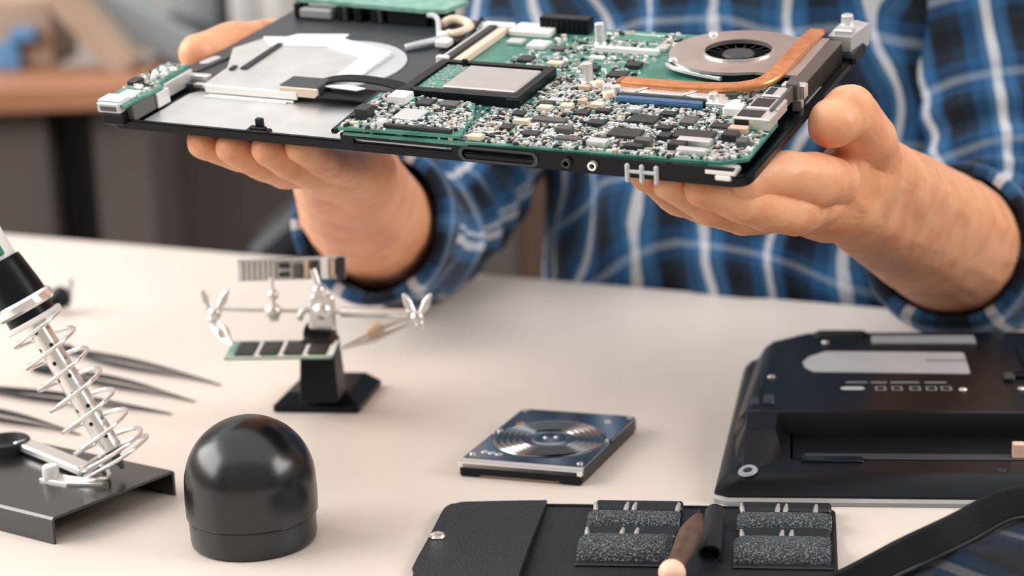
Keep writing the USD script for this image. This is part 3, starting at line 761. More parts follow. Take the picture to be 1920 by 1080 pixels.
SH_R = np.array([0.005, 1.640, ZT + 0.325])            # shoulders
SH_L = np.array([0.345, 1.445, ZT + 0.325])


def hand(side):
    if side == 'L':                                     # the hand at the right end of the laptop
        w = [(at(1614, 322, .99), .0215), (at(1582, 378, .985), .020)]
        mc = dict(i=(at(1566, 342, .966), .0128), m=(at(1546, 376, .968), .0122), r=(at(1522, 390, .965), .0120), p=(at(1500, 400, .975), .0108))
        cmc = (at(1630, 305, .985), .0165)
        heel = (at(1552, 398, .985), .0165)
        fin = dict(i=[(at(1528, 340, .920), .0138), (at(1472, 326, .903), .0114), (at(1424, 330, .890), .0096), (lap(334, 26, -8.6), .0085)],
                   m=[(at(1492, 396, .920), .0122), (at(1440, 392, .903), .0110), (at(1386, 378, .884), .0095), (lap(317, 17, -8.8), .0084)],
                   r=[(at(1392, 402, .926), .0103), (at(1326, 386, .906), .0090), (lap(301, 18, -8.4), .0079)],
                   p=[(at(1322, 388, .948), .0090), (at(1268, 372, .926), .0079), (lap(286, 24, -7.6), .0071)])
        th = [cmc, (at(1628, 262, .966), .0145), (at(1592, 209, .947), .0138), (lap(357, 93, 0), .0121)]
        arm = [(at(1690, 402, 1.10), .0355), (at(1780, 458, 1.21), .0430), (at(1850, 492, 1.30), .0380)]
    else:
        w = [(at(612, 302, 1.12), .0225), (at(668, 312, 1.125), .0225)]
        mc = dict(i=(at(572, 300, 1.078), .0130), m=(at(600, 315, 1.072), .0128), r=(at(632, 320, 1.072), .0122), p=(at(662, 318, 1.078), .0110))
        cmc = (at(590, 230, 1.135), .0160)
        heel = (at(690, 322, 1.105), .0165)
        fin = dict(i=[(at(503, 304, 1.036), .0112), (at(446, 286, 1.005), .0098), (lap(49, 14, -8.8), .0087)],
                   m=[(at(535, 316, 1.022), .0112), (at(486, 300, .992), .0098), (lap(68, 12, -8.8), .0088)],
                   r=[(at(580, 318, 1.016), .0106), (at(545, 303, .985), .0094), (lap(88, 13, -8.4), .0084)],
                   p=[(at(626, 312, 1.024), .0094), (at(600, 300, .994), .0084), (lap(105, 17, -7.6), .0076)])
        th = [cmc, (at(507, 76, 1.160), .0130), (at(432, 79, 1.108), .0116), (at(369, 99, 1.074), .0100)]
        arm = [(at(676, 390, 1.24), .0400), (at(714, 430, 1.33), .0425), (at(785, 448, 1.42), .0400)]
    parts = []
    # palm
    parts += [hull_of(*w, mc['m'], mc['i'], cmc), hull_of(*w, mc['m'], mc['r'], heel), hull_of(mc['r'], mc['p'], heel, w[1]), hull_of(mc['i'], mc['m'], mc['r'], mc['p'])]
    parts += [hull_of(cmc, mc['i'], (th[1][0] * .5 + mc['i'][0] * .5, .0105), w[0])]
    for k in 'imrp':
        parts += chain(mc[k], *fin[k])
    parts += chain(*th)
    # forearm: oval at the wrist, round and muscular towards the elbow
    a0 = arm[0][0]; off = (w[0][0] - w[1][0]) * .55
    parts += [hull_of(*w, (a0 + off * .6, arm[0][1] * .86), (a0 - off * .6, arm[0][1] * .86)), hull_of((a0 + off * .6, arm[0][1] * .86), (a0 - off * .6, arm[0][1] * .86), arm[1]), hull_of(arm[1], arm[2])]
    m = m3.Manifold.batch_boolean(parts, m3.OpType.Add)
    m = m.refine_to_length(0.0028)
    t = to_tri(m)
    v0 = np.array(t.vertices)
    relax(t, 6)
    wr = (w[0][0] + w[1][0]) / 2; axd = arm[1][0] - wr; axd /= np.linalg.norm(axd)
    mm_ = (mc['m'][0] + mc['r'][0]) / 2; pd = mm_ - wr; pl_ = np.linalg.norm(pd); pd /= pl_
    tp = np.clip((pl_ * .70 - (np.array(t.vertices) - wr) @ pd) / (pl_ * .4), 0, 1)
    for j_, rj in th[1:]:
        tp *= np.clip((np.linalg.norm(np.array(t.vertices) - j_, axis=1) - rj * 1.2) / .008, 0, 1)
    relax(t, 40, wt=tp * .9)
    relax(t, 60, wt=np.clip(((np.array(t.vertices) - wr) @ axd + .006) / .03, 0, 1))
    # gentle skin relief: tendons, creases and knuckles
    n = t.vertex_normals
    t.vertices = t.vertices + n * ((meshkit.fbm(np.array(t.vertices) * 95, 3, 5) - .5) * 0.0016 + (meshkit.noise(np.array(t.vertices) * 40, 9) - .5) * 0.0012)[:, None]
    return t, arm[2][0], th, fin


hL, elL, thL, fL = hand('L')
hR, elR, thR, fR = hand('R')
CH = TC + np.array([0, 0, 1.08]) + TN * .03
HEAD = TC + np.array([0, 0, 1.375]) + TN * .0
FACE = -TN                                             # looking over the table, down at the board


def fpt(f, s, u):
    return HEAD + FACE * f + TT * s + np.array([0, 0, 1.0]) * u


spR = [at(697, 416, 1.282), at(738, 436, 1.352), at(783, 442, 1.425), SH_R + [.02, -.03, -.13], SH_R + [0, 0, .02]]
spL = [at(1781, 460, 1.212), at(1822, 484, 1.262), at(1872, 470, 1.318), SH_L + [.0, -.045, -.14], SH_L + [0, 0, .02]]
PR_, PL_ = spline(spR, 12)[3:], spline(spL, 12)[3:]
core = [hull_of((TC + TN * .02 + TT * -.08 + [0, 0, .60], .105), (TC + TN * .02 + TT * .08 + [0, 0, .60], .105), (TC + TN * .02 + TT * -.075 + [0, 0, .95], .105), (TC + TN * .02 + TT * .075 + [0, 0, .95], .105)),
        hull_of((TC + TN * .02 + TT * -.075 + [0, 0, .95], .105), (TC + TN * .02 + TT * .075 + [0, 0, .95], .105), (SH_R, .045), (SH_L, .045)),
        hull_of((CH, .058), (TC + [0, 0, 1.27], .054)), *chain(*[(q_, .036) for q_ in PR_]), *chain(*[(q_, .034) for q_ in PL_]),
        hull_of((fpt(-.02, 0, .03), .085), (fpt(.02, 0, .045), .080)), hull_of((fpt(.0, 0, .0), .075), (fpt(.055, 0, -.075), .040), (fpt(.02, .03, -.06), .04), (fpt(.02, -.03, -.06), .04)),
        hull_of((fpt(.092, 0, .02), .008), (fpt(.112, 0, -.018), .0125), (fpt(.09, .014, -.022), .008), (fpt(.09, -.014, -.022), .008)),
        hull_of((fpt(.092, .02, -.052), .006), (fpt(.098, 0, -.050), .0075), (fpt(.092, -.02, -.052), .006))]
for s in (-1, 1):
    core.append(hull_of((fpt(-.005, s * .085, .02), .012), (fpt(.0, s * .083, -.02), .010), (fpt(-.02, s * .09, .0), .012)))
cm = m3.Manifold.batch_boolean(core, m3.OpType.Add).refine_to_length(.016)
ct = to_tri(cm); relax(ct, 8)
body = m3.Manifold.batch_boolean([to_man(hL), to_man(hR), to_man(ct)], m3.OpType.Add)
ppart('body', to_tri(body), 'skin', smooth=True)
hm = m3.Manifold.batch_boolean([hull_of((fpt(-.028, 0, .045), .094), (fpt(.018, 0, .07), .083)), hull_of((fpt(-.05, 0, .0), .075), (fpt(-.05, 0, -.05), .05))], m3.OpType.Add) - hull_of((fpt(.085, 0, .03), .07), (fpt(.07, 0, -.09), .085))
ppart('hair', to_tri(hm.refine_to_length(.02)), 'hair', smooth=40)
for s in (-1, 1):
    ey = ppart('eye', trimesh.creation.icosphere(2, .0125).apply_translation(fpt(.078, s * .032, .012)), 'eye_white', smooth=True)
    ppart('pupil', trimesh.creation.icosphere(2, .006).apply_translation(fpt(.0865, s * .032, .010)), 'hair', ey, smooth=True)


# ---- shirt
K = 120


def torso_ring(z):
    zs = np.array([.50, .62, .75, .85, .95, 1.03, 1.09, 1.13, 1.165, 1.19])
    a = np.interp(z, zs, [.175, .175, .172, .180, .192, .200, .195, .155, .085, .066])
    b = np.interp(z, zs, [.115, .125, .125, .122, .122, .120, .110, .092, .074, .064])
    back = np.interp(z, zs, [.0, .0, .0, .005, .01, .015, .02, .025, .025, .02])
    th = np.linspace(0, 2 * np.pi, K, endpoint=False) + np.pi / 2
    c, s = np.cos(th), np.sin(th); e = 2 / 2.5
    X, Y = a * np.sign(c) * np.abs(c) ** e, b * np.sign(s) * np.abs(s) ** e
    return TC + np.array([0, 0, z]) + TN * back + X[:, None] * TT + Y[:, None] * TN


zs_ = np.concatenate([np.linspace(.50, 1.09, 70), np.linspace(1.095, 1.19, 14)])
rings = np.array([torso_ring(z) for z in zs_])
ctr = rings.mean(1, keepdims=True); nrm = rings - ctr; nrm /= np.linalg.norm(nrm, axis=2, keepdims=True)
q = rings * np.array([14, 14, 8.0])
fold = (meshkit.fbm(q + 3, 3, 2) - .5) * .055 + .009 * np.sin(rings[..., 0] * 60 + rings[..., 2] * 45 + 5 * meshkit.noise(rings * 9, 4)) * meshkit.noise(rings * 7, 6)
hang = np.clip((1.06 - rings[..., 2]) / .05, 0, 1)
tm, tuv = loft(rings + nrm * (fold * hang + .006)[..., None])
V_ = np.array(tm.vertices)
w_, w2_ = (meshkit.fbm(V_ * 9, 3, 11) - .5) * .075, (meshkit.fbm(V_ * 8, 2, 12) - .5) * .07
tuv = np.stack([tuv[:, 0] + .012 + w_, tuv[:, 1] + .04 * np.sin(tuv[:, 0] * 9) + w2_], 1)
shirt = ppart('shirt', tm, 'plaid_shirting', smooth=True, uv=tuv, label='blue, navy and white plaid shirt')
def sleeve(pts, rad, seed, amp):
    n = 74
    P = spline(pts, n); s = np.linspace(0, 1, n)
    r = np.interp(s, np.linspace(0, 1, len(rad)), rad)
    t = np.gradient(P, axis=0); t /= np.linalg.norm(t, axis=1, keepdims=True)
    u = np.cross(t[0], [0, 0, 1.0]); u /= np.linalg.norm(u); R_ = []
    kk = 72; a = np.linspace(0, 2 * np.pi, kk, endpoint=False)
    for i in range(n):
        u = u - t[i] * (u @ t[i]); u /= np.linalg.norm(u); w = np.cross(t[i], u)
        R_.append(P[i] + r[i] * (np.cos(a)[:, None] * u + np.sin(a)[:, None] * w))
    R_ = np.array(R_); nr = R_ - P[:, None]; nr /= np.linalg.norm(nr, axis=2, keepdims=True)
    al = np.linspace(0, np.linalg.norm(np.diff(P, axis=0), axis=1).sum(), n)
    f = (meshkit.fbm(R_ * 22, 3, seed) - .5) * amp * 2 + amp * .55 * np.sin(al[:, None] * 150 + 2.2 * np.cos(a)[None] + 6 * meshkit.noise(R_ * 14, seed + 1)) * np.exp(-((s - .36) / .25) ** 2)[:, None]
    V = R_ + nr * f[..., None]
    V[..., 2] = np.maximum(V[..., 2], ZT + .0015)           # the cloth rests on the table
    out, uv = loft(V)
    # an inner lining close to the arm so the cuff has thickness
    return out, uv, R_, P, t


for pts, rad, seed, nm in ((spR, [.0475, .049, .050, .053, .060, .072], 21, 'R'), (spL, [.0470, .051, .055, .060, .066, .075], 31, 'L')):
    m_, uv_, R_, P_, t_ = sleeve(pts, rad, seed, .007)
    sl_ = ppart('sleeve', m_, 'plaid_shirting', shirt, smooth=True, uv=uv_ + np.array([.02, .03]), label='rolled plaid sleeve with a thick turned-up cuff')
    # turned-up cuff: a soft double roll
    n = 26; b = np.linspace(0, 2 * np.pi, 10, endpoint=False); rr = []
    al = np.linspace(-.004, .034, n)
    prof = [(-.001, .0005), (-.004, .004), (-.0035, .008), (.006, .0095), (.018, .0095), (.029, .009), (.033, .006), (.031, .002)]
    ctr_, ax = P_[0], t_[0]
    rad0 = R_[0] - P_[0]
    rings_ = [ctr_ + ax * p0 + rad0 * (1 + (p1 - .002) / rad[0]) + (rad0 / rad[0]) * ((meshkit.noise(R_[0] * 30 + p0 * 20, seed) - .5) * .006)[:, None] for p0, p1 in prof]
    rings_ = np.array(rings_); rings_[..., 2] = np.maximum(rings_[..., 2], ZT + .001)
    cm_, cuv = loft(rings_)
    ppart('cuff', cm_, 'plaid_shirting', shirt, smooth=True, uv=cuv * np.array([1, 1.4]) + np.array([.035, .01]))
ppart('collar', loft([torso_ring(1.17) + [0, 0, .0], torso_ring(1.17) * 1.0 + [0, 0, .045] + (torso_ring(1.17) - torso_ring(1.17).mean(0)) * .02, torso_ring(1.17) + [0, 0, .01] + (torso_ring(1.17) - torso_ring(1.17).mean(0)) * .22])[0], 'plaid_shirting', shirt, smooth=True)
# trousers and shoes, under the table
tr = [hull_of((TC + TT * -.08 + [0, 0, .56], .10), (TC + TT * .08 + [0, 0, .56], .10))]
for s in (-1, 1):
    hip, knee, foot = TC + TT * s * .09 + [0, 0, .54], TC + TT * s * .13 - TN * .42 + [0, 0, .53], TC + TT * s * .14 - TN * .36 + [0, 0, .10]
    tr += [hull_of((hip, .088), (knee, .066)), hull_of((knee, .066), (foot, .048))]
    ppart('shoe', to_tri(hull_of((foot + [0, 0, -.055], .043), (foot - TN * .14 + [0, 0, -.062], .036))), 'shoe_leather', smooth=40)
ppart('trousers', to_tri(m3.Manifold.batch_boolean(tr, m3.OpType.Add).refine_to_length(.03)), 'trouser_cloth', smooth=True)
cs_ = thing('chair', 'dark chair under the person in the plaid shirt', 'chair', (TC[0] + TN[0] * .04, TC[1] + TN[1] * .04, 0), TM)
part(cs_, 'seat', bx(-.2, .2, -.18, .2, .40, .44, .015), 'far_dark', False)
part(cs_, 'post', cyl(0, 0, .05, .40, .03), 'far_dark')
part(cs_, 'foot', cat_([bx(-.26, .26, -.03, .03, 0, .05, .01), bx(-.03, .03, -.26, .26, 0, .05, .01)]), 'far_dark', False)

# ================================================================== THINGS ON THE TABLE
# black container with a domed lid
DC = np.array([-0.1322, 0.899, ZT])
dm = thing('domed_container', 'matte black round container with smooth domed top beside the soldering stand', 'container', DC)
prof = [(0, .0150), (.0318, .0150), (.0323, .0158), (.0325, .024), (.0322, .0312)]
prof += [(.0322 * math.cos(a), .0312 + .0328 * math.sin(a)) for a in np.linspace(.08, math.pi / 2, 22)]
part(dm, 'dome', lathe(prof, 72), 'black_soft', smooth=50)
part(dm, 'base_ring', lathe([(0, 0), (.0292, 0), (.0306, .0016), (.0310, .004), (.0312, .0138), (.0304, .0149), (0, .0149)], 72), 'black_soft', smooth=40)

# 2.5 inch hard drive
HA = math.radians(-21.1)
HM = Ro.from_euler('z', HA).as_matrix()
HO = np.array([-0.0328, 0.986, ZT])
hd_ = thing('hard_drive', 'small shiny metal hard drive lying alone in the middle of the table', 'hard drive', HO, HM)


def hp(name, m, material, parent=None, **kw):
    return part(hd_ if parent is None else parent, name, mm(m), material, **kw)


hp('drive_body', cat_([prism(rounded(0, 70, 0, 100, 2.5), 1.8, 7.6), prism(rounded(1, 69, 9, 99, 2).difference(sbox(14, 9, 56, 13)), 0, 1.8)]), 'black_gloss', smooth=40)
hp('corner_foot', bx(.3, 11, .3, 12, 0, 5.5, 1), 'black_plastic', smooth=False)
hp('corner_foot', bx(58, 69.7, .3, 12, 0, 5.5, 1), 'black_plastic', smooth=False)
hp('connector_strip', bx(12, 57, 1.2, 9, .5, 4.2, .4), 'tan_part', smooth=False, label='brown connector strip under the front lip')
lid = rounded(.4, 69.6, 4.2, 99.6, 2.5).difference(unary_union([Point(x, y).buffer(2.6) for x, y in ((3, 97), (67, 97), (2, 52), (68, 52))]))
lidp = hp('lid', cat_([prism(lid, 7.6, 8.9), prism(lid.buffer(-.4), 8.9, 9.3)]), 'drive_lid', smooth=40, label='polished dark steel lid')
hp('front_lip', cat_([bx(0, 70, 0, 4.4, 5.0, 8.6, .6), bx(1, 69, 3.6, 6, 8.0, 9.3, .3)]), 'steel_bright', smooth=False, label='bright steel front lip')
# concentric pressed ridges over the platter
RC = (36, 47)
for k, r_ in enumerate((30, 26.6, 23.2, 19.8, 16.4)):
    rp = [(r_ - 1.5, 9.2), (r_ - .55, 10.35), (r_, 10.6), (r_ + .55, 10.35), (r_ + 1.5, 9.2)]
    hp('pressed_ring', lathe(rp, 96, (*RC, 0)), 'drive_lid', lidp, smooth=60)
hp('hub_cap', lathe([(0, 9.9), (9, 9.9), (10.2, 9.6), (10.8, 9.2)], 48, (*RC, 0)), 'drive_lid', lidp)
for x, y in ((RC[0] - 2.5, RC[1]), (RC[0] + 3, RC[1] + 2)):
    hp('hub_screw', cyl(x, y, 9.9, 10.6, 1.3, 1.1, 12, .2), 'steel_bright', lidp)
for x, y in ((3.2, 96.5), (66.8, 96.5), (3.4, 55), (66.6, 52), (4, 12), (66, 10), (57, 86)):
    hp('lid_screw', cyl(x, y, 7.6, 9.9, 1.9, 1.7, 14, .3), 'steel_bright')
hp('pivot_plate', prism(Polygon([(8, 70), (16, 62), (18, 64), (10, 73)]).buffer(.8), 9.2, 9.7), 'copper', lidp, smooth=False)
for k in range(3):
    hp('vent_hole', cyl(9 + k * 4.5, 17 - k * 1.2, 9.25, 9.7, 2.3, 1.9, 18, .2), 'steel_bright', lidp)

# ---- soldering stand: bent black plate, spring, clamp
SX = np.array([.584, .812, 0]); SX /= np.linalg.norm(SX); SY = np.array([-SX[1], SX[0], 0])
SM = np.stack([SX, SY, [0, 0, 1.0]], 1); SO = np.array([-.2327, .9048, ZT])
st = thing('soldering_stand', 'black bent metal soldering stand with a coiled steel spring holder', 'soldering stand', SO, SM)


def sw(p):                                               # world to the stand's frame
    return (np.asarray(p) - SO) @ SM


u_ = np.array([(0, 0), (0, .0128), (.0012, .0140), (.0838, .0140), (.085, .0128), (.085, 0), (.0835, 0), (.0835, .0120), (.0830, .0125), (.002, .0125), (.0015, .0120), (.0015, 0)])
pm = trimesh.creation.extrude_polygon(Polygon(u_), .165, engine='earcut')
pm = place(pm, np.array([[1, 0, 0], [0, 0, -1], [0, 1, 0]], float), (0, .165, 0))
part(st, 'plate', pm, 'painted_steel', smooth=False)
Bp, Tp = on(220, 860, .024), None
dB = (Bp - CAM) @ FWD
Tp = at(66, 605, dB - .012)
ax = (Tp - Bp) / np.linalg.norm(Tp - Bp); L_ = np.linalg.norm(Tp - Bp)
FA = frame_z(ax)
turns, n = 7.6, 330
s = np.linspace(0, 1, n)
al = np.where(s < .2, s * .35, .07 + (s - .2) / .8 * .93)
rad = np.interp(s, [0, .12, .3, 1], [.0190, .0192, .0170, .0150])
ang = s * turns * 2 * math.pi + 1.2
sp_ = Bp + (al * L_)[:, None] * ax + rad[:, None] * (np.cos(ang)[:, None] * FA[:, 0] + np.sin(ang)[:, None] * FA[:, 1])
# the wire's lower end runs out to the clamp
ck = on(97, 880, .018)
tail = spline([on(118, 893, .0165), on(160, 899, .0165), on(196, 898, .0175), sp_[0] + (sp_[0] - sp_[6]) * .4, sp_[0]], 26)[:-1]
part(st, 'spring', sweep(sw(np.vstack([tail, sp_])), .00115, 9), 'steel_bright', smooth=True, label='bright coiled wire spring')
part(st, 'clamp_strip', sweep(sw(np.array([on(82, 897, .0146), on(130, 905, .0146), on(196, 906, .0146)])), 1, flat=(.0032, .0009)), 'steel', smooth=False)
part(st, 'clamp_knob', lathe([(0, 0), (.0040, 0), (.0044, .0008), (.0044, .0062), (.0036, .0074), (0, .0078)], 20, sw(on(96, 897, .0150))), 'white_plastic', label='pale round clamp knob')
part(st, 'clamp_screw', cat_([cyl(*sw(on(190, 908, .014))[:2], .0138, .0175, .0026, .0022, 14, .0004), cyl(*sw(on(150, 897, .014))[:2], .0138, .0190, .0014, .0012, 10, .0003)]), 'steel')
part(st, 'support_bar', sweep(sw(np.array([on(42, 832, .0175), on(95, 853, .0175), on(160, 880, .0175)])), 1, flat=(.0052, .0022)), 'steel', smooth=False, label='flat steel bar behind the spring')
part(st, 'sponge_cup', lathe([(0, 0), (.012, 0), (.0135, .006), (.0125, .007), (.011, .002), (0, .002)], 28, sw(on(12, 845, .014))), 'dark_grey')

# ---- soldering iron standing in the spring
IO = Bp + ax * .006
ir = thing('soldering_iron', 'soldering iron with white and green handle stuck into the spring', 'soldering iron', IO, FA)
Z_ = lambda px_, py_: float((at(px_, py_, dB - .012) - IO) @ ax)
zc_ = L_ - .006
tube = m3.Manifold.cylinder(zc_ + .004, .0058, .0058, 40) - m3.Manifold.cylinder(zc_ + .02, .0050, .0050, 40).translate((0, 0, -.005))
for k in range(8):
    for j in range(5):
        a = 2 * math.pi * (j + .5 * (k % 2)) / 5
        h_ = m3.Manifold.cylinder(.02, .0012, .0012, 10).rotate((0, 90, 0)).rotate((0, 0, math.degrees(a))).translate((0, 0, .008 + k * .0092))
        tube = tube - h_
part(ir, 'barrel', to_tri(tube), 'steel', smooth=30, label='perforated steel barrel')
part(ir, 'heater', cyl(0, 0, -.004, zc_, .0040, .0040, 20), 'chip_grey')
part(ir, 'tip', lathe([(0, -.012), (.0010, -.012), (.0024, -.008), (.0026, -.002), (0, -.002)], 16), 'chip_grey')
part(ir, 'flange', lathe([(.005, zc_), (.0150, zc_), (.0158, zc_ + .0006), (.0158, zc_ + .0022), (.0148, zc_ + .003), (.005, zc_ + .003)], 40), 'white_plastic')
part(ir, 'collar', lathe([(0, zc_ + .003), (.0128, zc_ + .003), (.0128, zc_ + .0075), (0, zc_ + .0075)], 40), 'black_plastic')
part(ir, 'ring', lathe([(0, zc_ + .0075), (.0148, zc_ + .0075), (.0160, zc_ + .009), (.0160, zc_ + .0125), (.0148, zc_ + .014), (0, zc_ + .014)], 44), 'steel_bright', label='bright steel ring')
part(ir, 'grip', lathe([(0, zc_ + .014), (.0138, zc_ + .014), (.0134, zc_ + .020), (.0118, zc_ + .034), (.0112, zc_ + .0365), (0, zc_ + .0368)], 44), 'black_plastic', label='black flared collar of the handle')
hdl = part(ir, 'handle', lathe([(0, zc_ + .0365), (.0098, zc_ + .0365), (.0100, zc_ + .05), (.0112, zc_ + .09), (.0100, zc_ + .14), (.006, zc_ + .146), (0, zc_ + .147)], 40), 'white_plastic')
vd = FA.T @ (-FWD + .1 * UP + .25 * RIGHT); va = math.atan2(vd[1], vd[0])
part(hdl, 'handle_stripe', place(bx(.0086, .0110, -.0046, .0046, zc_ + .0385, zc_ + .115, .0008), Ro.from_euler('z', va).as_matrix()), 'handle_green', False, label='green stripe on the white handle')

# ---- helping hand with clips
HHA = math.radians(-10)
HHM = Ro.from_euler('z', HHA).as_matrix()
HHO = np.array([-.1165, 1.147, ZT])
hh = thing('helping_hand', 'small helping hand stand on black foot with steel arms and clips', 'helping hand', HHO, HHM)


def hw(p):
    return (np.asarray(p) - HHO) @ HHM


def hpart(name, m, material, **kw):
    return part(hh, name, m, material, **kw)


def frustum(b, t, z0, z1, dx=0, dy=0):
    v = [(sx * b[0], sy * b[1], z0) for sx, sy in ((-1, -1), (1, -1), (1, 1), (-1, 1))] + [(sx * t[0] + dx, sy * t[1] + dy, z1) for sx, sy in ((-1, -1), (1, -1), (1, 1), (-1, 1))]
    return np.array(v)


def rounded_hull(v, r):
    return to_tri(m3.Manifold.batch_hull([m3.Manifold.sphere(r, 14).translate(tuple(p)) for p in v]))


f_ = frustum((.0255, .0285), (.0255, .0285), .0015, .0035)
hpart('foot', cat_([rounded_hull(f_, .0015), rounded_hull(frustum((.0252, .0282), (.0185, .022), .004, .0100), .0012)]), 'black_plastic', smooth=40)
pc = hw(on(603, 745, .011))
hpart('post', rounded_hull(frustum((.0108, .0095), (.0088, .0075), .011, .046) + np.array([pc[0], pc[1] + .004, 0]), .0012), 'black_plastic', smooth=40)
kd = 1.150
hk = at(600, 626, 1.168)
hpart('post_cap', place(lathe([(0, -.006), (.0085, -.006), (.0092, -.005), (.0092, .005), (.0085, .006), (0, .006)], 28), frame_z(RIGHT * .2 + FWD), hw(hk)) if False else trimesh.Trimesh(*_placed(lathe([(0, -.006), (.0085, -.006), (.0092, -.005), (.0092, .005), (.0085, .006), (0, .006)], 28), HHM.T @ frame_z(RIGHT * .25 + FWD), hw(hk)), process=False), 'black_plastic')
cd = 1.150


def hq(x, y, d=cd):
    return hw(at(x, y, d))


def ball(x, y, r, d=cd):
    m = trimesh.creation.icosphere(2, r); m.apply_translation(hq(x, y, d)); return m


hpart('crossbar', sweep([hq(388, 579), hq(520, 582), hq(610, 584), hq(790, 590, 1.135)], .0013, 10), 'steel', smooth=True)
hpart('crossbar_sleeve', sweep([hq(640, 585, 1.148), hq(770, 588, 1.137)], .0030, 12), 'steel_satin', smooth=True)
hpart('centre_clamp', cat_([rounded_hull(np.array([hq(590, 560), hq(618, 560), hq(588, 610), hq(622, 612)]), .0028), ball(604, 583, .0060)]), 'steel_bright', smooth=60)
hpart('riser', cat_([sweep([hq(600, 585), hq(597, 540), hq(586, 505)], .0022, 10), ball(597, 545, .0042)]), 'steel_bright', smooth=True)
hpart('riser', cat_([sweep([hq(512, 590), hq(512, 560), hq(508, 520)], .0016, 10), ball(512, 584, .0050), ball(512, 553, .0034), sweep([hq(512, 585), hq(514, 603)], .0030, 10)]), 'steel_satin', smooth=True)
for x, y, d, tl in ((402, 588, 1.15, -1), (782, 596, 1.135, 1)):
    hpart('joint', cat_([ball(x, y, .0042, d), ball(x + tl * 4, y + 12, .0032, d)]), 'steel', smooth=True)
    for k in (-1, 1):
        hpart('wing_nut', rounded_hull(np.array([hq(x + k * 5, y - 6, d), hq(x + k * 14, y - 30, d), hq(x + k * 24, y - 42, d), hq(x + k * 20, y - 24, d)]), .0013), 'steel_bright' if tl > 0 else 'steel', smooth=60)
hpart('small_screw', sweep([hq(560, 600), hq(566, 585), hq(578, 580)], .0022, 8), 'steel_satin', smooth=True)


def crocodile(p0, p1, d0, d1, up, material):
    "two tapering jaws from the joint to the tip"
    a, b = at(*p0, d0), at(*p1, d1)
    for k in (-1, 1):
        o = up * k
        hpart('clip_jaw', rounded_hull(np.array([hw(a + o * .0022 + UP * 0), hw(a * .55 + b * .45 + o * .0042), hw(b + o * .0008), hw(a * .5 + b * .5 + o * .0012), hw(a * .6 + b * .4 + FWD * .003 + o * .003), hw(a * .6 + b * .4 - FWD * .003 + o * .003)]), .0007), material, smooth=45)
    hpart('clip_pivot', trimesh.Trimesh(*_placed(cyl(0, 0, -.0036, .0036, .0017), HHM.T @ frame_z(FWD), hw(a * .6 + b * .4)), process=False), 'steel')


crocodile((402, 604), (433, 648), 1.148, 1.135, RIGHT * .8 + UP * .6, 'steel_bright')
crocodile((762, 604), (640, 652), 1.135, 1.130, UP, 'steel_satin')
hpart('clip_grip', sweep([hq(715, 612, 1.132), hq(690, 628, 1.131)], .0042, 12), 'tan_part', smooth=True, label='brown grip of the right clip')

# memory module held by the clips: green strip with four dark chips
mA, mB, mC, mD = at(420, 676, 1.132), at(622, 673, 1.126), at(640, 640, 1.150), at(440, 643, 1.156)
e1 = (mB - mA); Lx = np.linalg.norm(e1); e1 /= Lx; e2 = (mD - mA); e2 -= e1 * (e2 @ e1); Ly = np.linalg.norm(e2); e2 /= Ly; e3 = np.cross(e1, e2)
mo = thing('memory_module', 'green memory module with four dark chips held between two clips', 'memory module', mA, np.stack([e1, e2, e3], 1))
part(mo, 'board', bx(0, Lx, 0, Ly, 0, .0011), 'pcb_plain', smooth=False)
for k in range(4):
    cx = Lx * (.17 + .225 * k)
    part(mo, 'chip', bx(cx - .0056, cx + .0056, Ly * .16, Ly * .88, .0011, .0022, .0002), 'chip_black', smooth=False)
    part(mo, 'label_strip', bx(cx + .0066, cx + .0104, Ly * .10, Ly * .92, .0011, .0015), 'white_plastic', smooth=False)
part(mo, 'contacts', cat_([bx(x, x + .0011, .0002, .0022, .00105, .0013) for x in np.arange(.002, Lx - .002, .0017)]), 'beige', smooth=False, kind='stuff')
# second module / heat-sink comb up in the rear clips
uA, uB = at(447, 528, 1.160), at(648, 522, 1.150)
e1 = (uB - uA); Lx = np.linalg.norm(e1); e1 /= Lx; e2 = UP - e1 * (UP @ e1); e2 /= np.linalg.norm(e2); e3 = np.cross(e1, e2); Ly = .0125
uo = thing('connector_board', 'silver connector board with dark slots clamped above the memory module', 'circuit board', uA, np.stack([e1, e2, e3], 1))
part(uo, 'board', bx(0, Lx, 0, Ly, -.001, 0), 'silver_part', smooth=False)
part(uo, 'top_rail', bx(.0, Lx, Ly - .001, Ly + .001, -.008, .002, .0003), 'sticker_silver', smooth=False)
for x0, x1, y0, y1, c in ((.026 * .98, .031, .002, .005, 'chip_black'), (.026 * .98, .031, .0072, .0105, 'chip_black'), (.034, .039, .001, .010, 'chip_grey'), (.041, .0435, .001, .0115, 'tan_part'), (.045, .0485, .002, .011, 'chip_black'), (.051, .055, 0, .0125, 'white_plastic'), (.0565, .0592, .002, .011, 'tan_part'), (.060, Lx, .000, .0130, 'chip_black')):
    part(uo, 'socket', bx(x0 * Lx / .0645, min(x1 * Lx / .0645, Lx), y0, y1, 0, .0035, .0004), c, smooth=False)
for k in range(7):
    part(uo, 'pin', bx(.002 + k * .0034, .0032 + k * .0034, .001, .0115, 0, .0022, .0003), 'steel_bright' if k % 2 else 'steel_satin', smooth=False)

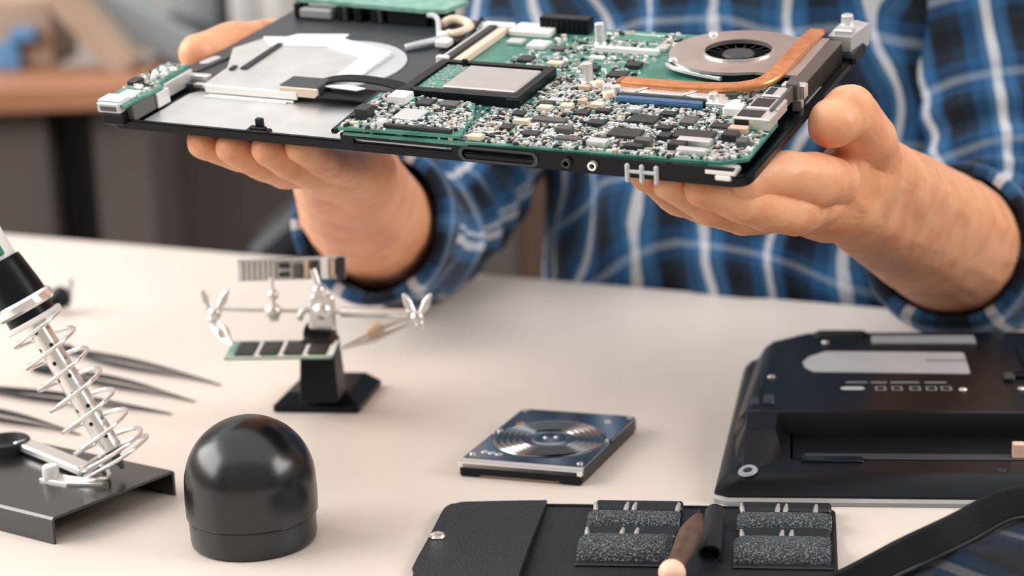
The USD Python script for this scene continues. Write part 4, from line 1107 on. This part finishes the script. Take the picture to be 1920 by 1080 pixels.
# ---- tweezers behind the spring
def tweezers(label, p, q, bend, w=.0024, op=.0062):
    a, b = on(*p, .003), on(*q, .002)
    d = b - a; L = np.linalg.norm(d); d /= L; sd = np.array([-d[1], d[0], 0])
    t = thing('tweezers', label, 'tweezers', (a[0], a[1], ZT), np.stack([d, sd, [0, 0, 1.0]], 1), 'black tweezers laid side by side behind the spring' if False else None)
    for k in (-1, 1):
        path = spline([(0, 0, .003), (L * .12, k * op * .35, .0032), (L * .42, k * op, .0035), (L * .62, k * op * .8 + bend * .3, .0035), (L * .85, k * op * .3 + bend * .8, .003), (L, k * .0008 + bend, .002)], 40)
        rr = np.interp(np.linspace(0, 1, 40), [0, .1, .4, .62, .8, 1], [.7, 1, 1.15, .9, .5, .16]) * w
        part(t, 'arm', sweep(path, rr / w, flat=(.0016, w * .62)) if False else _arm(path, rr), 'black_plastic', smooth=40)
    part(t, 'heel', bx(-.004, .014, -.0030, .0030, .0008, .0062, .001), 'black_plastic', smooth=False)
    return t


def _arm(path, rr):
    t_ = np.gradient(path, axis=0); t_ /= np.linalg.norm(t_, axis=1, keepdims=True)
    s_ = np.cross(t_, [0, 0, 1.0]); s_ /= np.linalg.norm(s_, axis=1, keepdims=True)
    cs = np.array([(-1, -.35), (-.6, -.6), (.6, -.6), (1, -.35), (1, .35), (.6, .6), (-.6, .6), (-1, .35)])
    R_ = path[:, None] + rr[:, None, None] * (cs[None, :, :1] * s_[:, None] * .55 + cs[None, :, 1:] * np.array([0, 0, 1.0]) * .9)
    R_[..., 2] = np.maximum(R_[..., 2], .0002)
    m, _ = loft(R_)
    return cat_([m, trimesh.convex.convex_hull(R_[:2].reshape(-1, 3)), trimesh.convex.convex_hull(R_[-2:].reshape(-1, 3))])


tweezers('black curved tweezers farthest back with tips toward the memory module', (110, 652), (405, 722), .004)
tweezers('black tweezers just in front of the farthest pair, tips pointing right', (70, 690), (372, 748), -.003)
tweezers('black tweezers passing behind the middle of the spring', (-60, 724), (318, 775), .002)
tweezers('black tweezers nearest the soldering stand at left edge', (-120, 755), (150, 812), .0)
# small black knob with a grey stem, far left
bk = on(128, 588, 0)
kb = thing('knob', 'small blurred black knob with grey stem behind the soldering iron', 'knob', bk)
part(kb, 'knob_head', place(lathe([(0, 0), (.007, 0), (.0085, .003), (.008, .012), (.005, .015), (0, .016)], 22), Ro.from_euler('y', 60, degrees=True).as_matrix(), (-.012, 0, .0085)), 'black_plastic')
part(kb, 'stem', rod((0, 0, .004), (.004, .004, .026), .0016, .0022), 'sticker_silver')

# ---- second laptop chassis lying upside down at the right
CA = math.radians(-8.6); CMx = Ro.from_euler('z', CA).as_matrix(); CO = np.array([.0975, .9235, ZT])
cz = thing('laptop_chassis', 'black laptop lying upside down with empty battery bay and silver sticker', 'laptop', CO, CMx)


def cpart(name, m, material, parent=None, **kw):
    return part(cz if parent is None else parent, name, mm(m), material, **kw)


def shell(polys):
    "stack of outlines joined by sloping sides"
    R_ = []
    for poly, z in polys:
        ring = poly.exterior; n = 160
        R_.append([(*ring.interpolate(k / n, normalized=True).coords[0], z) for k in range(n)])
    m, _ = loft(np.array(R_))
    cap = prism(polys[-1][0], polys[-1][1] - .05, polys[-1][1])
    return m


Wc, Dc = 345, 262


def outline(l, f, r, b, cut, rr=7):
    p = Polygon([(l, f), (r, f), (r, b), (l + cut * 1.15, b), (l + cut * .35, b - cut * .75), (l, b - cut * 1.6)])
    return p.buffer(-rr).buffer(rr, quad_segs=8)


def outl(l, f, r, b, c0, c1):
    # same number of corners in the same order, so that the levels join up
    pts = [(l, f), (r, f), (r, b), (l + c1, b), (l + c0, b - 22)]
    return Polygon(pts)


def level_ring(l, f, r, b, c, z, n=30):
    P = np.array([(l, f), (r, f), (r, b), (l + c, b), (l + c * .38, b - c * .62)])
    out = []
    for a_, b_ in zip(P, np.roll(P, -1, 0)):
        out += [a_ + (b_ - a_) * t for t in np.linspace(0.02, .98, n)]
    return [(x, y, z) for x, y in out]


lv = [level_ring(0, 0, Wc, Dc, 26, .3), level_ring(0, 0, Wc, Dc, 26, 2.2), level_ring(.4, .4, Wc - .4, Dc - .4, 26, 4.2)]
sh_, _ = loft(np.array(lv))
cpart('lid_edge', cat_([sh_, prism(Polygon([p[:2] for p in lv[0]]), .3, 4.2)]), 'sticker_silver', smooth=40, label='silver edge of the laptop lid')
top = [level_ring(.6, .6, Wc - .6, Dc - .6, 26, 4.2), level_ring(.3, .3, Wc - .3, Dc - .3, 27, 5.6), level_ring(3, 4, Wc - 4, Dc - 1, 29, 9.5), level_ring(8, 10, Wc - 7, Dc - 2, 32, 12.6), level_ring(12, 16, Wc - 9, Dc - 3, 34, 13.4)]
bm, _ = loft(np.array(top))
floor_z = 11.5
deck = Polygon([p[:2] for p in top[-1]])
bayp = sbox(40, 36, 333, 84)
rear = [level_ring(7, 80, Wc - 7, Dc - 2.5, 30, 11.5), level_ring(11, 81, Wc - 9, Dc - 4, 32, 20), level_ring(15, 83, Wc - 11, Dc - 6, 34, 24.2), level_ring(18, 86, Wc - 13, Dc - 8, 36, 25)]
rm, _ = loft(np.array(rear))
cpart('bottom_cover', cat_([bm, prism(deck.difference(bayp), 12.6, 13.4), prism(bayp.buffer(1.2).difference(bayp), floor_z, 13.4), prism(bayp.buffer(1), floor_z - 1, floor_z)]), 'black_plastic', smooth=32)
cpart('rear_block', cat_([rm, prism(Polygon([p[:2] for p in rear[-1]]), 24.4, 25.0)]), 'black_plastic', smooth=40)
rl = [[(10, 84, 12), (34, 84, 12), (32, 84, 24.6), (16, 84, 24.6)], [(9.5, 60, 12), (36, 60, 12), (31, 60, 21.5), (15, 60, 21.5)], [(10, 34, 12), (36, 34, 12), (29, 34, 16), (15, 34, 16)], [(12, 22, 11), (30, 22, 11), (27, 22, 13.6), (15, 22, 13.6)]]
cpart('side_rail', cat_([trimesh.convex.convex_hull(np.array(rl[k] + rl[k + 1], float)) for k in range(3)]), 'black_plastic', smooth=30)
cpart('deck_tab', bx(44, 76, 30, 38, 13.2, 14.6, .7), 'black_gloss', smooth=False)
cpart('bay_strip', bx(46, 330, 38, 46, floor_z, floor_z + 1.9, .5), 'dark_grey', smooth=False)
cpart('copper_tab', bx(152, 158, 40, 46, floor_z + 1.5, floor_z + 9, .4), 'peach', smooth=False, label='small peach-coloured tab')
cpart('foot_ring', lathe([(2.2, 0), (4.6, 0), (5.2, .8), (4.4, 1.8), (2.6, 1.6), (2.2, 0)], 28, (17.5, 14, 13.2), Ro.from_euler('xy', (14, -10), degrees=True).as_matrix()), 'monitor_grey', label='grey ringed screw hole in the front left corner')
cpart('foot_hole', lathe([(0, 0), (2.4, 0), (2.4, 1.2), (0, 1.2)], 20, (17.5, 14, 13.2), Ro.from_euler('xy', (14, -10), degrees=True).as_matrix()), 'black_paint')
cpart('screw_hole', cat_([cyl(144, 20, 12, 13.7, 2.8, 2.8, 20, .3)]), 'black_paint')
stk = LineString([(62, 182), (140, 182)]).buffer(0.1)
sp = Polygon([(52, 162), (141, 158), (141, 205), (60, 208), (50, 196), (46, 184), (47, 172)]).buffer(-3).buffer(3)
stp = cpart('sticker', prism(sp, 25.0, 25.35), 'sticker_silver', smooth=False, label='large silver sticker with rounded left end')
cpart('sticker_mark', bx(118, 141, 184, 189, 25.3, 25.5), 'print_grey', stp, smooth=False)
cpart('vent_bar', bx(88, 150, 224, 240, 24.6, 27.0, .8), 'monitor_grey', smooth=False, label='grey metal bar at the back')
cpart('hinge_cap', to_tri(m3.Manifold.batch_hull([m3.Manifold.sphere(7, 20).translate((x, y, z)) for x, y, z in ((58, 248, 21), (82, 248, 21), (58, 256, 16), (82, 256, 16))])), 'black_plastic', smooth=40)
cpart('side_lug', bx(24, 30, 96, 112, 24.4, 26.4, .9), 'dark_grey', smooth=False)
cpart('side_lug', bx(17, 22, 96, 110, 22.4, 25.4, .9), 'dark_grey', smooth=False)
for k, (x, w) in enumerate(((70, 12), (84, 9), (95, 16), (114, 12))):
    cpart('print_block', bx(x, x + w, 139, 141.5, 25.0, 25.18), 'print_grey', smooth=False)
cpart('print_badge', prism(LineString([(70, 128), (77, 128)]).buffer(3.2), 25.0, 25.2), 'grey_plastic', smooth=False)
for k, x in enumerate((86, 95, 105, 114, 122)):
    cpart('print_icon', prism(sbox(x, 124, x + 6, 132).difference(sbox(x + 1, 125, x + 5, 131)), 25.0, 25.18), 'print_grey', smooth=False)
for x, y in ((134, 126), (166, 128), (28, 152), (60, 230)):
    cpart('case_screw', cyl(x, y, 24.8, 25.9, 2.4, 2.0, 14, .3), 'steel')
cpart('hatch', cat_([bx(160, 330, 148, 156, 25, 27.5, .8), bx(172, 330, 160, 215, 25, 26.2, .6)]), 'black_gloss', smooth=False)
cpart('latch_post', bx(158, 164, 142, 152, 25, 28, .8), 'dark_grey', smooth=False)

# ---- leather tool case, screwdriver, fine tools
TCA = math.radians(-9.0); TCM = np.stack([[math.cos(TCA), math.sin(TCA), 0], [-math.sin(TCA), math.cos(TCA), 0], [0, 0, 1.0]], 1)
TCO = np.array([-.0373, .9356, ZT])
tc = thing('tool_case', 'open black leather tool case at the front edge of the table', 'tool case', TCO, TCM)


def tpart(name, m, material, parent=None, **kw):
    "local millimetres: x along the case, y towards the viewer is negative"
    return part(tc if parent is None else parent, name, mm(m), material, **kw)


base_ = sbox(2, -160, 196, 0).buffer(-9).buffer(9, quad_segs=8)
tpart('case_back', cat_([prism(base_, 0, 2.4), prism(base_.difference(base_.buffer(-1.6)), 2.4, 3.2)]), 'leather_smooth', smooth=40)
# the folded flap on the left: bulging towards its free edge
nx, ny = 26, 40
gx, gy = np.linspace(0, 1, nx), np.linspace(0, 1, ny)
GX, GY = np.meshgrid(gx, gy)
left = np.where(GY < .08, 8 * (1 - np.sqrt(np.clip(1 - ((.08 - GY) / .08) ** 2, 0, 1))), 0) + np.clip((GY - .62) / .38, 0, 1) * 22
X = left + GX * (51.5 + 2.0 * GY - left); Y = -GY * 150 - .3
Z = 3.4 + 1.2 * np.sin(GX * math.pi * .55) + 3.4 * GX ** 2.2 * (0.1 + .9 * np.clip(GY * 2, 0, 1)) + .7 * meshkit.fbm(np.stack([X * .05, Y * .05, X * 0], -1), 2, 5)
tp_ = np.stack([X, Y, Z], -1); bt_ = tp_ - np.array([0, 0, 1.7])
idx = np.arange(nx * ny).reshape(ny, nx)
qf = np.stack([idx[:-1, :-1], idx[:-1, 1:], idx[1:, 1:], idx[1:, :-1]], -1).reshape(-1, 4)
ed = np.r_[idx[0, :], idx[1:, -1], idx[-1, -2::-1], idx[-2:0:-1, 0]]
sd_ = np.stack([ed, np.roll(ed, -1), np.roll(ed, -1) + nx * ny, ed + nx * ny], 1)
V = np.vstack([tp_.reshape(-1, 3), bt_.reshape(-1, 3)])
Fq = np.vstack([qf[:, ::-1], qf + nx * ny, sd_])
fm = trimesh.Trimesh(V, np.vstack([Fq[:, [0, 1, 2]], Fq[:, [0, 2, 3]]]), process=False)
flap = tpart('flap', fm, 'leather', smooth=40, label='grained leather flap folded over the left side')
tpart('snap', lathe([(0, 2.2), (1.8, 2.0), (3.4, 1.2), (4.0, 0), (0, 0)], 24, (4.5, -52, 4.2)), 'steel_bright', flap, label='bright snap button')
tpart('fold_bar', sweep([(49, -1, 3), (50, -75, 4), (51, -150, 4.6)], 2.0, 10), 'leather_smooth', smooth=True)


def band(x0, x1, y0, y1, h, material, name, label=None):
    "an elastic band arched over the case, its ends stitched down"
    n, k = 20, 14
    R_ = []
    for i, x in enumerate(np.linspace(x0, x1, n)):
        e = min(1, (min(i, n - 1 - i) + .0) / 1.6) * .25 + .75
        a = np.linspace(0, math.pi, k)
        top_ = np.stack([np.full(k, x), (y0 + y1) / 2 - (y1 - y0) / 2 * np.cos(a), 2.4 + h * e * np.sin(a) ** .75], 1)
        in_ = np.stack([np.full(k, x), (y0 + y1) / 2 - ((y1 - y0) / 2 - .8) * np.cos(a[::-1]), 2.4 + (h * e - 1.0) * np.sin(a[::-1]) ** .75], 1)
        R_.append(np.vstack([top_, in_]))
    R_ = np.array(R_)
    m, _ = loft(R_)
    ends = [loft(np.stack([R_[j], np.repeat(R_[j].mean(0)[None], 2 * k, 0) * .0 + np.vstack([R_[j][k:][::-1], R_[j][:k][::-1]])]))[0] for j in ()]
    return tpart(name, m, material, smooth=50, label=label)


TOOLS = []
for hx0, hx1, lab in ((76, 121, 'left'), (149, 194, 'right')):
    sx = hx0 if lab == 'left' else hx0 - 1
    tpart('tool_sleeve', cat_([bx(hx0 + 1, hx1, -14.5, -3.2, 2.4, 7.0, 1.2)]), 'leather_smooth', smooth=False)
    band(hx0 - .5, hx1, -36, -19, 7.0, 'elastic', 'elastic_band', 'woven grey elastic band')
    tpart('tool_sleeve', cat_([bx(hx0 + 1, hx1 - 1, -51, -38, 2.4, 6.2, 1.2)]), 'leather_smooth', smooth=False)
    band(hx0 - .5, hx1 - 1, -79, -54, 8.6, 'elastic', 'elastic_band', 'woven grey elastic band')
    tpart('band_hem', bx(hx0 - 1, hx1, -84, -79, 2.4, 3.6, .5), 'leather_smooth', smooth=False)
    rows = (((2.5, 17, 21, 42.5), (2, 18, 25)), ((2, 18.5, 22.5, 37), (3, 21, 25.5)))[lab == 'right']
    for row, (ya, yb, z_) in enumerate(((-20, -11, 6.6), (-56, -46, 6.4))):
        for k, dx in enumerate(rows[row]):
            TOOLS.append((hx0 + dx, ya, yb, z_, ('upper', 'lower')[row], lab, ('first', 'second', 'third', 'fourth')[k]))
# leather loop between the holders
n, k = 16, 24
a = np.linspace(0, 2 * math.pi, k, endpoint=False)
Lr = []
for y in np.linspace(-19, -76, n):
    Lr.append(np.stack([137.5 + (4.6 + .012 * -y) * np.cos(a), np.full(k, y), 2.2 + 4.4 + (4.4) * np.sin(a)], 1))
Lo = np.array(Lr); cen = Lo.mean(1, keepdims=True)
inner_ = cen + (Lo - cen) * .80
lp_, _ = loft(np.concatenate([Lo, inner_[::-1], Lo[:1]]))
tpart('loop', lp_, 'leather_smooth', smooth=40, label='empty round leather loop')
bits = None
for x, ya, yb, z_, row, side, nth in TOOLS:
    P0 = TCO + TCM @ (np.array([x, ya, z_ - .2]) * MM)
    P1 = TCO + TCM @ (np.array([x + (-.9 if nth == 'first' else .6), yb, z_ + .9]) * MM)
    M_ = frame_z(P1 - P0)
    lb = f'steel tool end, {nth} from the left in the {row} {side} pocket of the tool case'
    if bits is None:
        bits = thing('tool_bit', lb, 'tool', P0, M_, 'steel tool ends in the tool case pockets')
        part(bits, 'shank', lathe([(0, 0), (.0013, 0), (.0013, .0065), (.0009, .0078), (.0009, .0098), (0, .0100)], 10), 'steel_bright')
    else:
        copy_of(bits, 'tool_bit', P0, M_, lb)
# screwdriver leaning across the case: dark tip, brown handle, peach end
s0, s1 = at(1319, 953, .915), at(1264, 1066, .858)
d = s0 - s1; L = np.linalg.norm(d)
sdv = thing('screwdriver', 'small brown-handled screwdriver with peach end cap lying across the tool case', 'screwdriver', s1, frame_z(d))
part(sdv, 'handle', lathe([(0, .0), (.0040, 0), (.0042, .004), (.0046, L * .22), (.0056, L * .42), (.0057, L * .54), (.0046, L * .68), (.0030, L * .80), (.0016, L * .88), (0, L * .885)], 28), 'brown_handle')
part(sdv, 'ferrule', lathe([(0, L * .86), (.0021, L * .86), (.0013, L * .95), (.0004, L), (0, L)], 16), 'black_plastic')
ep = trimesh.creation.icosphere(3, 1.0); ep.apply_scale((.0062, .0062, .0058)); ep.apply_translation((0, 0, -.0042))
part(sdv, 'end_cap', ep, 'peach', smooth=True, label='rounded peach end cap')

# ---- folded dark plaid garment with a black strap at the near right corner
na, nb = 60, 40
A_, B_ = np.meshgrid(np.linspace(0, 1, na), np.linspace(0, 1, nb), indexing='ij')
c00, c10 = on(1575, 1098, 0), on(2080, 1000, 0)
eU = c10 - c00; eV = np.array([.62, -.78, 0]) * .17
PX = c00 + A_[..., None] * eU * 1.02 + B_[..., None] * eV
edge = np.clip(np.minimum.reduce([A_ * 6, (1 - A_) * 6, B_ * 5, (1 - B_) * 5]), 0, 1)
H = .003 + (.012 + .034 * A_) * np.sqrt(1 - (1 - edge) ** 2) + .010 * (meshkit.fbm(np.stack([A_ * 6, B_ * 4, A_ * 0], -1), 3, 3) - .4) * edge
PT = PX + np.array([0, 0, 1.0]) * H[..., None]
PBm = PX + np.array([0, 0, .0006])
ring_top = PT.reshape(-1, 3)
idx = np.arange(na * nb).reshape(na, nb)
qf = np.stack([idx[:-1, :-1], idx[1:, :-1], idx[1:, 1:], idx[:-1, 1:]], -1).reshape(-1, 4)
ed = np.r_[idx[:, 0], idx[-1, 1:], idx[-2::-1, -1], idx[0, -2:0:-1]]
sdq = np.stack([np.roll(ed, -1), ed, ed + na * nb, np.roll(ed, -1) + na * nb], 1)
V = np.vstack([ring_top, PBm.reshape(-1, 3)]); Fq = np.vstack([qf[:, ::-1], qf + na * nb, sdq])
gm = trimesh.Trimesh(V, np.vstack([Fq[:, [0, 1, 2]], Fq[:, [0, 2, 3]]]), process=False)
guv = np.stack([A_ * .27, B_ * .17], -1).reshape(-1, 2); guv = np.vstack([guv, guv])
if gm.volume < 0:
    gm.invert()
tag(part(None, 'folded_shirt', gm, 'plaid_dark', True, uv=guv), 'folded dark blue plaid garment in the bottom right corner', 'garment')
sp_pts = [on(1530, 1112, .002), on(1610, 1078, .009), at(1720, 1026, .835), at(1830, 972, .842), at(1880, 946, .845), at(1960, 938, .85), at(2060, 930, .856)]
strp = spline(sp_pts, 50)
t_ = np.gradient(strp, axis=0); t_ /= np.linalg.norm(t_, axis=1, keepdims=True)
nrm_ = np.cross(t_, FWD); nrm_ /= np.linalg.norm(nrm_, axis=1, keepdims=True)
if nrm_[:, 2].mean() < 0:
    nrm_ = -nrm_
cs = np.array([(-.0066, -.002), (-.0058, -.0028), (.0058, -.0028), (.0066, -.002), (.0066, .002), (.0058, .0028), (-.0058, .0028), (-.0066, .002)])
R_ = strp[:, None] + cs[None, :, :1] * nrm_[:, None] * np.interp(np.linspace(0, 1, 50), [0, .3, 1], [.72, 1, 1])[:, None, None] + cs[None, :, 1:] * FWD
sm_, _ = loft(R_)
so = thing('strap', 'wide black webbing strap running diagonally over the garment at lower right', 'strap', strp[0])
part(so, 'webbing', cat_([sm_, trimesh.convex.convex_hull(R_[:2].reshape(-1, 3)), trimesh.convex.convex_hull(R_[-2:].reshape(-1, 3))]).apply_translation(-strp[0]), 'webbing', smooth=40)
part(so, 'piping', sweep(strp - nrm_ * .0071 - FWD * .002, .0011, 8).apply_translation(-strp[0]), 'black_paint', smooth=True)
